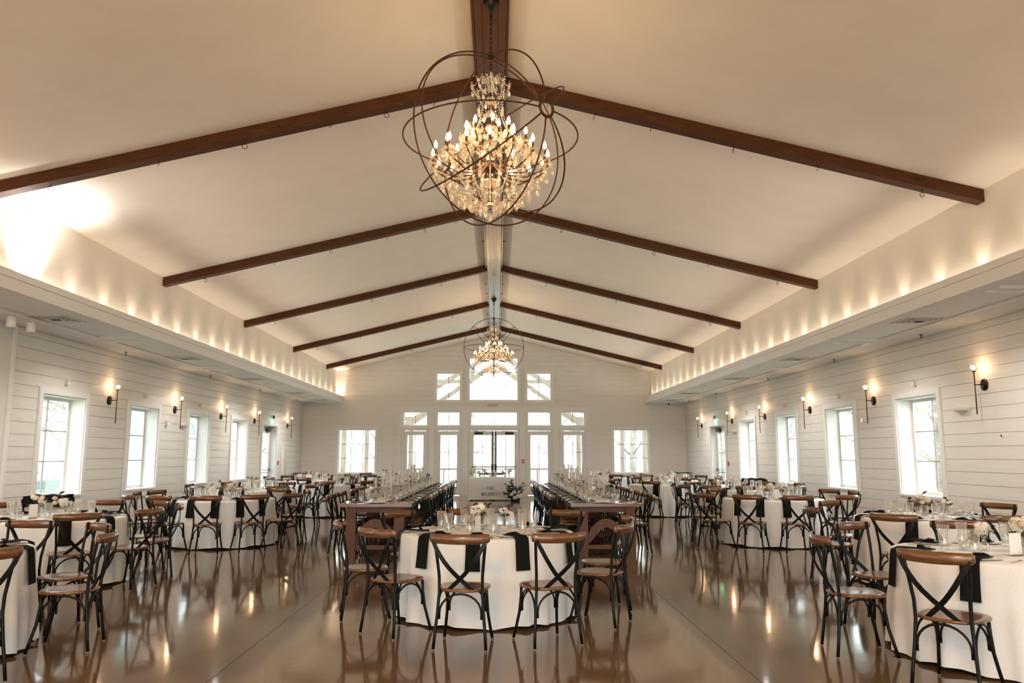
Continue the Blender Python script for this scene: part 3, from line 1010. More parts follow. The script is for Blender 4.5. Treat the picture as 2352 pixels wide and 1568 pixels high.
def chandelier(cx, cy, az, label):
    t = thing('orb_chandelier', label, 'chandelier', (cx, cy, CZ), 0, 'crystal orb chandeliers under the ridge')
    Z0 = -CZ
    zc = 5.972 - CZ
    q = MB()
    q.lathe([(0, zc), (.075, zc), (.078, zc - .012), (.062, zc - .05), (.035, zc - .085), (.014, zc - .10), (.012, zc - .15), (0, zc - .15)], 18)
    q.tube([(0, 0, zc - .15), (0, 0, zc - .19)], [.012, .02], 8)
    q.build('canopy', M['darkbronze'], t)
    z, i = zc - .195, 0
    while z > CR - .02:
        obj('chain_link', link_me, t, (0, 0, z - .02), (0, 0, (i % 2) * PI / 2))
        z -= .050
        i += 1
    q = MB()
    q.tube([(.03 * cos(2 * PI * j / 14), 0, CR + .01 + .034 * sin(2 * PI * j / 14)) for j in range(14)], .006, 6, closed=True)
    q.lathe([(0, CR + .014), (.022, CR + .012), (.022, CR - .024), (0, CR - .026)], 10)
    q.build('top_loop', M['darkbronze'], t)
    z = CR - .04
    while z > .70:
        obj('chain_link', link_me, t, (0, 0, z - .02), (0, 0, (i % 2) * PI / 2))
        z -= .050
        i += 1
    # the orb: four rings through a level axis and one square to it
    A = Vector((sin(az), -cos(az), 0))
    U = Vector((0, 0, 1))
    B = A.cross(U)
    rr_ = .0080
    for k in range(8):
        D = U * cos(k * PI / 4) + B * sin(k * PI / 4)
        q = MB()
        q.tube([(A * cos(.092 + (PI - .184) * j / 36) + D * sin(.092 + (PI - .184) * j / 36)) * CR for j in range(37)], rr_, 6)
        q.build('orb_ring', M['orb'], t)
    q = MB()
    q.tube([(U * cos(2 * PI * j / 72) + B * sin(2 * PI * j / 72)) * (CR + .012) for j in range(72)], rr_, 6, closed=True)
    q.build('orb_ring', M['orb'], t)
    for sg in (1, -1):
        q = MB()
        q.tube([A * sg * (CR + .004) + (U * cos(2 * PI * j / 20) + B * sin(2 * PI * j / 20)) * .075 for j in range(20)], .014, 8, closed=True)
        q.build('hub_ring', M['orb'], t)
    # stem
    q = MB()
    q.tube([(0, 0, .66), (0, 0, -.72)], .016, 8)
    q.lathe([(0, .02), (.05, .01), (.06, -.02), (.03, -.05), (0, -.06)], 12, 0, (0, 0, -.30))
    q.lathe([(0, .02), (.035, .01), (.04, -.01), (0, -.03)], 12, 0, (0, 0, .02))
    q.build('stem', M['bronze'], t)
    for z, r in ((.60, .055), (.50, .04), (.38, .06), (.25, .045), (.10, .06), (-.05, .07), (-.18, .06), (-.45, .10), (-.58, .07), (-.68, .045)):
        q = MB()
        q.lathe([(0, .045), (r * .7, .03), (r, 0), (r * .7, -.03), (0, -.045)], 8, 0, (0, 0, z), False)
        q.build('crystal_ball', M['crystal'], t)
    for j in range(8):             # upright glass plumes of the crown
        a = j * PI / 4 + .2
        q = MB()
        pth = [(.02, .50), (.035, .56), (.055, .61), (.075, .635), (.085, .63), (.085, .615)]
        q.tube([(r * cos(a), r * sin(a), z) for r, z in pth], [.008, .009, .009, .008, .006, .004], 5)
        q.build('crown_plume', M['crystal'], t)
    tiers = [(16, .555, -.275, -.26, .0), (8, .40, -.13, -.14, .2), (8, .225, .0, .03, .1)]
    swag = []
    for n, r, zt, z0, ph in tiers:
        for j in range(n):
            a = 2 * PI * j / n + ph
            ca, sa = cos(a), sin(a)
            q = MB()
            q.tube([(f * r * ca, f * r * sa, z) for f, z in ((.08, z0), (.3, z0 - .11), (.62, z0 - .13), (.88, zt - .05), (1.0, zt))], .007, 6)
            arm = q.build('arm', M['bronze'], t)
            obj('candle_sleeve', sleeve_me, arm, (r * ca, r * sa, zt + .085))
            obj('flame_bulb', bulb_me, arm, (r * ca, r * sa, zt + .085))
            obj('crystal_dish', dish_me, arm, (r * ca, r * sa, zt + .004))
            for p in range(3):
                b_ = a + (p - 1) * 2.1
                obj('crystal_pendant', pend_me, arm, (r * ca + .05 * cos(b_), r * sa + .05 * sin(b_), zt), (0, 0, R.uniform(0, 6)))
    for n, r, z, sc_ in ((8, .195, .555, .85), (6, .11, .60, .8), (8, .125, .33, .85), (10, .20, .16, .85), (12, .30, .03, .9), (14, .42, -.10, .9), (14, .36, -.22, 1),
                         (16, .47, -.45, 1.0), (16, .38, -.52, 1.05), (14, .28, -.57, 1.1), (12, .19, -.61, 1.15), (8, .10, -.65, 1.2), (1, 0.0, -.70, 1.35)):
        for j in range(n):
            a = 2 * PI * (j + .5 * (n % 4 == 0)) / n
            obj('crystal_pendant', pend_me, t, (r * cos(a), r * sin(a), z + R.uniform(-.01, .01)), (0, 0, R.uniform(0, 6)), (sc_, sc_, sc_))

    def strand(p0, p1, sag, name='bead_strand'):
        q = MB()
        L_ = (Vector(p1) - Vector(p0)).length + sag
        n = max(5, int(L_ / .020))
        for i in range(n + 1):
            f = i / n
            octa(q, [p0[k] + (p1[k] - p0[k]) * f - (sag * 4 * f * (1 - f) if k == 2 else 0) for k in range(3)], .0082, .0095)
        q.build(name, M['crystal'], t)
    def P(r, a, z):
        return (r * cos(a), r * sin(a), z)
    for j in range(8):
        a = j * PI / 4
        strand(P(.195, a, .57), P(.10, a + .2, .36), .0)
        strand(P(.195, a, .57), P(.13, a + .45, .40), .03)
        strand(P(.12, a, .62), P(.195, a, .57), .05)
        strand(P(.10, a, .35), P(.225, a + .1, .02), .06)
        strand(P(.225, a + .1, .02), P(.225, a + .1 + PI / 4, .02), .07)
        strand(P(.225, a + .1, .0), P(.40, a + .2, -.13), .07)
        strand(P(.40, a + .2, -.13), P(.40, a + .2 + PI / 4, -.13), .09)
    for j in range(16):
        a = j * PI / 8
        strand(P(.555, a, -.28), P(.555, a + PI / 8, -.28), .07)
        strand(P(.555, a, -.285), P(.20, a, -.58), .10)
        strand(P(.40, a + .2, -.15), P(.555, a, -.28), .05)
        strand(P(.30, a, -.06), P(.22, a, -.50), .0)
        strand(P(.38, a, -.50), P(.10, a, -.66), .07)
    return t

chandelier(*CH[0], 0.63, 'large crystal chandelier inside an iron orb hanging close under the vault')
chandelier(*CH[1], 0.03, 'smaller looking distant crystal orb chandelier in front of the end windows')

# ------------------------------------------------------------------ cross-back chair
def make_chair():
    t = thing('crossback_chair', 'x', 'chair')
    # seat: rounded shield
    out = []
    n = 28
    for j in range(n):
        a = 2 * PI * j / n
        ca, sa = cos(a), sin(a)
        e = .72
        x = abs(ca) ** e * (1 if ca > 0 else -1)
        y = abs(sa) ** e * (1 if sa > 0 else -1)
        out.append((x * (.205 + .012 * y), y * .205 - .005))
    q = MB()
    rings = [(.93, .436), (1.0, .441), (1.0, .455), (.965, .461), (.7, .459), (.3, .455)]
    vs = []
    for f, z in rings:
        vs += [(x * f, y * f, z) for x, y in out]
    fs = []
    for i in range(len(rings) - 1):
        for j in range(n):
            fs.append((i * n + j, i * n + (j + 1) % n, (i + 1) * n + (j + 1) % n, (i + 1) * n + j))
    fs.append(tuple(range(n - 1, -1, -1)))
    fs.append(tuple((len(rings) - 1) * n + j for j in range(n)))
    q.add(vs, fs, 0, True)
    q.build('seat', M['chairwood'], t)
    # curved top rail
    q = MB()
    m_ = 17
    vs, fs = [], []
    prof = [(-.013, -.8), (-.015, 0), (-.012, .8), (0, 1.0), (.012, .8), (.015, 0), (.013, -.8), (0, -1.0)]
    for i in range(m_):
        u = -1 + 2 * i / (m_ - 1)
        x = .238 * sin(u * 1.25) / sin(1.25)
        y = -.305 + .062 * (x / .238) ** 2
        e = min(1.0, (1 - abs(u)) * 4.0 + .28)
        h = .040 * math.sqrt(max(.05, 1 - (1 - e) ** 2)) * (1 - .10 * abs(u))
        for dy, dz in prof:
            vs.append((x, y + dy * (.55 + .45 * e), .852 + dz * h + .006 * u * u))
    k = len(prof)
    for i in range(m_ - 1):
        for j in range(k):
            fs.append((i * k + j, i * k + (j + 1) % k, (i + 1) * k + (j + 1) % k, (i + 1) * k + j))
    fs.append(tuple(range(k - 1, -1, -1)))
    fs.append(tuple((m_ - 1) * k + j for j in range(k)))
    q.add(vs, fs, 0, True)
    q.build('backrest', M['chairwood'], t)
    for s in (-1, 1):
        q = MB()
        q.tube([(s * x, y, z) for x, y, z in ((.206, -.222, .014), (.198, -.208, .12), (.182, -.190, .28), (.170, -.178, .44), (.172, -.184, .56), (.186, -.206, .70), (.200, -.232, .82), (.205, -.243, .888))], [.0125] * 7 + [.011], 8)
        lg = q.build('leg', M['black'], t)
        q = MB()
        q.tube([(s * .206, -.222, 0), (s * .206, -.222, .014)], .0112, 8)
        q.build('foot_glide', M['glide'], lg)
        q = MB()
        q.tube([(s * x, y, z) for x, y, z in ((.200, .218, .014), (.186, .196, .10), (.170, .166, .22), (.163, .150, .34), (.160, .146, .438))], .0125, 8)
        lg = q.build('leg', M['black'], t)
        q = MB()
        q.tube([(s * .200, .218, 0), (s * .200, .218, .014)], .0112, 8)
        q.build('foot_glide', M['glide'], lg)
        # flat strap of the cross
        q = MB()
        pts = []
        for i in range(9):
            f = i / 8
            x = s * (-.212 + f * .318)
            bow = .028 * sin(PI * f)
            z = .842 - .395 * f
            y = -.268 - .020 * sin(PI * min(1, f * 1.4)) + .088 * f ** 1.6 - (.006 if s > 0 else 0)
            pts.append(Vector((x - s * bow, y, z - bow * .5)))
        vs = []
        for i, p in enumerate(pts):
            d = pts[min(i + 1, 8)] - pts[max(i - 1, 0)]
            w = Vector((d.z, 0, -d.x)).normalized() * (.0165 if 0 < i < 8 else .012)
            for a, b_ in ((1, .003), (1, -.003), (-1, -.003), (-1, .003)):
                vs.append(p + w * a + Vector((0, b_, 0)))
        fs = []
        for i in range(8):
            for j in range(4):
                fs.append((i * 4 + j, i * 4 + (j + 1) % 4, i * 4 + 4 + (j + 1) % 4, i * 4 + 4 + j))
        fs += [(3, 2, 1, 0), (32, 33, 34, 35)]
        q.add(vs, fs)
        q.build('cross_strap', M['black'], t)
    # bentwood style braces between neighbouring legs
    A = {'rl': (-.186, -.196), 'rr': (.186, -.196), 'fl': (-.166, .158), 'fr': (.166, .158)}
    for a, b_ in (('rl', 'rr'), ('fl', 'fr'), ('rl', 'fl'), ('rr', 'fr')):
        p, r = Vector((*A[a], 0)), Vector((*A[b_], 0))
        q = MB()
        pts = []
        for i in range(13):
            th = PI * i / 12
            f = .5 - .5 * cos(th) * .90
            c = p.lerp(r, f)
            pts.append((c.x * .985, c.y * .985, .285 + .140 * sin(th)))
        pts = [(pts[0][0], pts[0][1], .235)] + pts + [(pts[-1][0], pts[-1][1], .235)]
        q.tube(pts, .0085, 6)
        q.build('leg_brace', M['black'], t)
    return t

chair0 = make_chair()
chair_used = [False]
CHAIRS = []
def place_chair(x, y, rz, label, group):
    CHAIRS.append((x, y, label))
    if not chair_used[0]:
        chair_used[0] = True
        chair0.location = (x, y, 0)
        chair0.rotation_euler = (0, 0, rz)
        tag(chair0, label, None, group)
        KIDS[chair0.name] = list(chair0.children)
        return chair0
    return dup(chair0, (x, y, 0), rz, label, group)

# ------------------------------------------------------------------ table things
def make_glass():
    t = thing('water_glass', 'x', 'glass')
    q = MB()
    q.lathe([(0, 0), (.031, 0), (.033, .006), (.034, .03), (.0455, .190), (.0435, .190), (.032, .034), (.029, .022), (0, .020)], 14)
    q.build('tumbler', M['glass'], t)
    q = MB()
    q.lathe([(0, .0235), (.0285, .0255), (.0315, .036), (.0355, .093), (0, .093)], 14)
    q.build('water', M['water'], t)
    return t

def make_plate():
    q = MB()
    q.lathe([(0, .002), (.085, .0), (.10, .004), (.138, .012), (.140, .015), (.10, .009), (.085, .006), (0, .006)], 26)
    o = q.build('dinner_plate', M['plate'])
    return tag(o, 'x', 'plate')

def make_napkin(drop=.265):
    q = MB()
    pth = [(.27, .018), (.20, .018), (.075, .027), (.034, .026), (-.016, .006), (-.026, -.03), (-.038, -.14), (-.052, -drop)]
    vs, w = [], .064
    for i, (y, z) in enumerate(pth):
        d = Vector((pth[min(i + 1, 7)][0] - pth[max(i - 1, 0)][0], pth[min(i + 1, 7)][1] - pth[max(i - 1, 0)][1]))
        nrm = Vector((d.y, -d.x)).normalized() * -.003
        ww = w * (1 + .05 * (i == 7))
        vs += [(-ww, y + nrm.x, z + nrm.y), (ww, y + nrm.x, z + nrm.y), (ww, y - nrm.x, z - nrm.y), (-ww, y - nrm.x, z - nrm.y)]
    fs = []
    for i in range(7):
        for j in range(4):
            fs.append((i * 4 + j, i * 4 + (j + 1) % 4, i * 4 + 4 + (j + 1) % 4, i * 4 + 4 + j))
    fs += [(3, 2, 1, 0), (28, 29, 30, 31)]
    q.add(vs, fs)
    # gathered knot lying on the plate
    q.add([(-.07, .18, .022), (.075, .165, .022), (.06, .20, .034), (-.055, .215, .034), (-.03, .17, .046), (.03, .19, .048)],
          [(0, 1, 5, 4), (1, 2, 5), (2, 3, 4, 5), (3, 0, 4), (0, 3, 2, 1)])
    return tag(q.build('linen_napkin', M['napkin']), 'x', 'napkin')

def make_fork():
    q = MB()
    q.prism([(-.004, 0), (.004, 0), (.005, .05), (.003, .12), (.011, .145), (.011, .155), (-.011, .155), (-.011, .145), (-.003, .12), (-.005, .05)], .001, .004, 0, 'z')
    for x in (-.0095, -.0032, .0032, .0095):
        q.box(x - .0015, x + .0015, .154, .20, .002, .0045)
    return tag(q.build('dinner_fork', M['copper']), 'x', 'fork')

def make_knife():
    q = MB()
    q.prism([(-.005, 0), (.005, 0), (.006, .09), (.010, .10), (.011, .19), (.004, .225), (-.004, .215), (-.005, .09)], .001, .0045, 0, 'z')
    return tag(q.build('dinner_knife', M['darkbronze']), 'x', 'knife')

def petal_bloom(name, m, r=.042, seed=1):
    rr = random.Random(seed)
    q = MB()
    for ring, (n, rad, tilt, h) in enumerate(((3, .25, 1.35, .9), (4, .5, 1.1, .85), (5, .75, .8, .7), (6, 1.0, .42, .45))):
        for j in range(n):
            a = 2 * PI * j / n + ring * .6 + rr.uniform(-.1, .1)
            ca, sa = cos(a), sin(a)
            w = r * rad * 1.15 * math.tan(PI / n) if n > 3 else r * .3
            base = Vector((ca * r * rad * .30, sa * r * rad * .30, -r * .45))
            mid = Vector((ca * r * rad * .85, sa * r * rad * .85, r * (h - .55)))
            top = Vector((ca * r * rad * (1.0 if tilt < 1 else .75), sa * r * rad * (1.0 if tilt < 1 else .75), r * (h + .05)))
            tan = Vector((-sa, ca, 0))
            c = Vector((-ca, -sa, 0)) * w * .35
            vs = [base - tan * w * .4, base + tan * w * .4, mid + tan * w + c, mid + Vector((ca, sa, 0)) * r * .06, mid - tan * w + c, top + tan * w * .65 + c, top, top - tan * w * .65 + c]
            q.add(vs, [(0, 1, 2, 3), (0, 3, 4), (3, 2, 5, 6), (4, 3, 6, 7)], 0, True)
    q.lathe([(0, -r * .5), (r * .4, -r * .42), (r * .62, -r * .05), (r * .5, r * .3), (0, r * .42)], 8)
    return q.mesh(name, m)

def puff(name, m, r=.05, seed=2):
    rr = random.Random(seed)
    q = MB()
    for i in range(120):
        z = 1 - 1.7 * i / 119
        a = i * 2.39996
        rad = math.sqrt(max(0, 1 - z * z))
        c = Vector((rad * cos(a), rad * sin(a), z)) * r * rr.uniform(.88, 1.06)
        u = c.normalized()
        t1 = u.orthogonal().normalized()
        t2 = u.cross(t1)
        s_ = r * rr.uniform(.14, .20)
        q.add([c + t1 * s_, c + t2 * s_, c - t1 * s_, c - t2 * s_, c + u * s_ * .5, c - u * s_ * .8],
              [(0, 1, 4), (1, 2, 4), (2, 3, 4), (3, 0, 4), (1, 0, 5), (2, 1, 5), (3, 2, 5), (0, 3, 5)])
    return q.mesh(name, m)

def leaf_mesh(name, m, l=.06, w=.02):
    q = MB()
    pts = [(0, 0, 0), (w * .8, l * .3, .004), (w, l * .55, .002), (0, l, -.012), (-w, l * .55, .002), (-w * .8, l * .3, .004), (0, l * .4, -.004)]
    q.add(pts, [(0, 1, 6), (1, 2, 6), (2, 3, 6), (3, 4, 6), (4, 5, 6), (5, 0, 6)])
    return q.mesh(name, m)

BL = [petal_bloom('rose_bloom', M['rose'], .042, 1), puff('hydrangea_bloom', M['rose'], .046, 2), petal_bloom('blush_bloom', M['blush'], .034, 3)]
LF = [leaf_mesh('leaf', M['leaf'], .065, .020), leaf_mesh('leaf', M['leaf'], .045, .010), leaf_mesh('leaf', M['darkleaf'], .06, .018)]

def spray(t, base, n_bloom, n_leaf, h, spread, rr, blooms=None, leafk=None, bs=1.0):
    """stems that fan out of a vase, with blooms and leaves at their ends"""
    q = MB()
    for i in range(n_bloom):
        a = rr.uniform(0, 6.28)
        r = spread * rr.uniform(.15, 1)
        top = Vector((base[0] + r * cos(a), base[1] + r * sin(a), base[2] + h * rr.uniform(.65, 1.0)))
        q.tube([base, (base[0] + r * .3 * cos(a), base[1] + r * .3 * sin(a), base[2] + (top.z - base[2]) * .6), top], .0022, 4)
        me = (blooms or BL)[rr.randrange(len(blooms or BL))]
        k = rr.uniform(.8, 1.2) * bs
        obj('bloom', me, t, top, (rr.uniform(-.6, .6), rr.uniform(-.6, .6), a), (k, k, k))
    for i in range(n_leaf):
        a = rr.uniform(0, 6.28)
        r = spread * rr.uniform(.4, 1.45)
        top = Vector((base[0] + r * cos(a), base[1] + r * sin(a), base[2] + h * rr.uniform(.40, 1.25)))
        q.tube([base, top], .0016, 4)
        for d in (0, 1):
            k = rr.uniform(.8, 1.3) * bs
            obj('leaf', (leafk or LF)[rr.randrange(len(leafk or LF))], t, top - Vector((0, 0, .02 * d)), (rr.uniform(-.3, 1.0), rr.uniform(-.5, .5), a + rr.uniform(-1.2, 1.2) - PI / 2), (k, k, k))
    q.build('stems', M['stemm'], t)

def make_vase(kind, seed):
    rr = random.Random(seed)
    t = thing('flower_vase', 'x', 'vase')
    q = MB()
    if kind == 0:      # round bud vase
        q.lathe([(0, 0), (.026, 0), (.038, .020), (.036, .042), (.016, .070), (.013, .095), (.020, .110), (.018, .110), (.011, .095), (.014, .070), (.033, .042), (.034, .022), (0, .006)], 14)
        q.build('glass_vase', M['glass'], t)
        spray(t, (0, 0, .03), 3, 4, .17, .06, rr)
    elif kind == 1:    # cylinder vase
        q.lathe([(0, 0), (.042, 0), (.044, .004), (.044, .13), (.041, .13), (.041, .008), (0, .008)], 16)
        q.build('glass_vase', M['glass'], t)
        q2 = MB()
        q2.lathe([(0, .009), (.040, .009), (.040, .07), (0, .07)], 14)
        q2.build('water', M['water'], t.children[0])
        spray(t, (0, 0, .03), 5, 6, .20, .085, rr)
    else:              # low greenery vase
        q.lathe([(0, 0), (.030, 0), (.034, .01), (.030, .05), (.022, .075), (.026, .085), (.023, .085), (.019, .075), (.027, .05), (0, .008)], 14)
        q.build('glass_vase', M['glass'], t)
        spray(t, (0, 0, .03), 2, 7, .20, .07, rr, None, [LF[0], LF[2]])
    return t

def make_votive():
    t = thing('votive_candle', 'x', 'candle')
    q = MB()
    q.lathe([(0, 0), (.030, 0), (.032, .004), (.036, .070), (.034, .070), (.029, .012), (0, .012)], 14)
    q.build('glass_cup', M['glass'], t)
    q = MB()
    q.lathe([(0, .013), (.028, .013), (.029, .040), (0, .040)], 12)
    q.tube([(0, 0, .04), (0, 0, .052)], .0012, 4)
    q.build('candle', M['candle'], t)
    return t

def make_card():
    t = thing('table_number_card', 'x', 'card')
    q = MB()
    q.box(-.045, .045, -.018, .018, 0, .012)
    q.build('base', M['copper'], t)
    box('card', M['card'], -.055, .055, -.0012, .0012, .006, .165, t)
    return t

def make_taper(h):
    t = thing('taper_candle', 'x', 'candle')
    q = MB()
    q.lathe([(0, 0), (.034, 0), (.034, h), (.0325, h), (.0325, .006), (0, .006)], 14)
    q.build('glass_sleeve', M['sleeve'], t)
    q = MB()
    q.lathe([(0, .045), (.0165, .045), (.0150, h - .012), (.006, h - .004), (0, h - .002)], 10)
    q.tube([(0, 0, h - .004), (0, 0, h + .008)], .001, 4)
    q.build('candle', M['candle'], t)
    q = MB()
    q.lathe([(0, .007), (.024, .007), (.024, .014), (.018, .022), (.019, .046), (0, .046)], 12)
    q.build('candle_base', M['copper'], t)
    return t

POOL = {'glass': make_glass(), 'plate': make_plate(), 'napkin': make_napkin(), 'fork': make_fork(), 'knife': make_knife(), 'votive': make_votive(), 'card': make_card()}
for k in range(3):
    for v in range(2):
        POOL['vase%d%d' % (k, v)] = make_vase(k, 40 + k * 7 + v)
for k, h in enumerate((.36, .43, .50)):
    POOL['taper%d' % k] = make_taper(h)
started = set()
OCC = []
def spot(x, y, r):
    """the nearest free place on a table top for a footprint of radius r"""
    best = (x, y)
    for i in range(160):
        d = .004 * i ** .95
        px, py = x + d * cos(i * 2.4), y + d * sin(i * 2.4)
        if all(math.hypot(px - a, py - b_) > r + q_ + .004 for a, b_, q_ in OCC):
            best = (px, py)
            break
    OCC.append((*best, r))
    return best
def put(key, loc, rz, label, group):
    o = POOL[key]
    if key not in started:
        started.add(key)
        o.location = loc
        o.rotation_euler = (0, 0, rz)
        tag(o, label, None, group)
        KIDS[o.name] = list(o.children)
        return o
    return dup(o, loc, rz, label, group)

# ------------------------------------------------------------------ round tables
TR = .83
def cloth_mesh(seed):
    rr = random.Random(seed)
    q = MB()
    n = 132
    ph = [rr.uniform(0, 6.28) for _ in range(4)]
    prof = [(.0, .7665, 0), (.40, .7665, 0), (.78, .7662, 0), (.825, .7645, 0), (.840, .757, 0), (.8455, .74, .002), (.848, .66, .004), (.852, .52, .011), (.856, .40, .022), (.860, .26, .034), (.863, .13, .043), (.865, .026, .050)]
    vs = [(0, 0, .7665)]
    for r, z, am in prof[1:]:
        for j in range(n):
            a = 2 * PI * j / n
            w = sin(21 * a + ph[0] + 1.2 * sin(3 * a + ph[1])) * .62 + sin(33 * a + ph[2]) * .25 + sin(8 * a + ph[3]) * .35
            w = w ** 1.0 * 1.15 if w > 0 else w * .32
            rr_ = r + am * min(w, 1.15) * 1.12
            vs.append((rr_ * cos(a), rr_ * sin(a), z + (.012 * sin(8 * a + ph[3]) if z < .1 else 0)))
    fs = [(0, 1 + j, 1 + (j + 1) % n) for j in range(n)]
    for i in range(len(prof) - 2):
        for j in range(n):
            a, b_ = 1 + i * n + j, 1 + i * n + (j + 1) % n
            fs.append((a, a + n, b_ + n, b_))
    q.add(vs, fs, 0, True)
    return q.mesh('tablecloth', M['cloth'])
CLOTH = [cloth_mesh(s_) for s_ in (11, 12, 13)]

def make_round():
    t = thing('round_table', 'x', 'table')
    q = MB()
    q.lathe([(0, .735), (.815, .735), (.822, .745), (.815, .756), (0, .756)], 40)
    q.build('tabletop', M['farmleg'], t)
    for k in range(4):
        a = PI / 4 + k * PI / 2
        q = MB()
        q.tube([(.55 * cos(a), .55 * sin(a), .735), (.62 * cos(a), .62 * sin(a), 0)], .014, 8)
        q.build('leg', M['black'], t)
    return t
POOL['round'] = make_round()

TABLES = [
    # label, x, y, measured top-rail points of its chairs, level of detail, vases
    ('the front centre round table', -.012, 8.0, [(-.21, 6.38), (.61, 6.42), (-.95, 6.9), (-1.26, 7.75), (-.87, 8.85), (-.25, 9.22), (.7, 8.9), (1.16, 8.15), (1.2, 7.36)], 3),
    ('the nearest left round table', -4.44, 6.38, [(-3.28, 5.89 - .45), (-4.34, 7.63), (-3.55, 7.42), (-3.12, 6.62), (-4.45, 4.85)], 3),
    ('the nearest right round table', 4.02, 6.2, [(2.70, 6.35), (3.5, 7.16), (2.89, 5.22), (4.33, 7.3), (4.3, 4.7), (5.2, 6.6)], 3),
    ('the second left round table', -5.27, 9.85, [(-4.36, 8.72), (-5.27, 10.95), (-6.1, 10.45), (-4.6, 10.75), (-3.9, 9.45), (-4.05, 10.35), (-5.6, 8.5), (-6.5, 9.4)], 3),
    ('the second right round table', 5.28, 9.68, [(4.78, 10.6), (4.09, 9.71), (4.24, 8.46), (5.81, 10.7), (6.3, 10.2), (6.2, 8.6), (5.3, 8.2)], 3),
    ('the third left round table', -4.6, 14.0, [(-5.61, 12.75), (-5.9, 13.88), (-5.0, 12.45), (-5.72, 14.3), (-4.3, 12.42), (-3.75, 12.71), (-3.35, 13.1), (-4.1, 15.1), (-4.85, 15.2), (-3.55, 14.5)], 2),
    ('the third right round table', 4.86, 13.95, [(3.95, 12.6), (4.63, 12.35), (3.5, 13.0), (4.3, 15.05), (5.3, 15.1), (5.95, 13.92), (5.55, 12.5), (6.05, 14.55), (3.75, 14.2)], 2),
    ('the fourth left round table', -5.15, 17.6, [(-4.3, 16.3), (-3.86, 17.15), (-4.85, 18.85), (-5.95, 16.45), (-6.4, 17.6), (-5.2, 16.15), (-4.0, 18.2)], 1),
    ('the fourth right round table', 5.4, 17.65, [(4.5, 16.35), (5.0, 16.1), (5.38, 18.95), (4.7, 18.8), (4.0, 17.0), (6.3, 16.7), (6.6, 17.8)], 1),
    ('the fifth left round table', -4.15, 20.65, [(-3.96, 19.05), (-5.4, 20.86), (-4.95, 21.6), (-4.3, 21.95), (-3.2, 21.4), (-3.1, 19.8), (-2.75, 20.6)], 1),
    ('the fifth right round table', 4.32, 20.65, [(3.75, 19.2), (4.75, 19.1), (5.05, 21.7), (4.5, 21.95), (3.3, 21.5), (3.0, 20.3), (5.5, 19.9)], 1),
    ('the sixth left round table', -5.35, 24.1, [(-6.2, 24.9), (-6.3, 23.2), (-4.5, 24.9), (-5.3, 22.7), (-4.2, 23.5), (-5.3, 25.4)], 1),
    ('the sixth right round table', 5.35, 24.1, [(4.9, 25.2), (4.35, 24.9), (4.2, 23.4), (5.3, 22.7), (6.3, 23.4), (6.2, 24.8)], 1),
    ('the last left round table', -3.62, 27.3, [(-3.96, 26.0), (-2.87, 26.3), (-2.5, 27.6), (-4.55, 26.4), (-4.7, 27.5), (-3.6, 28.5)], 1),
    ('the last right round table', 3.75, 27.3, [(3.92, 25.9), (2.95, 26.3), (4.75, 26.6), (4.85, 27.6), (3.8, 28.5), (2.6, 27.5)], 1)]
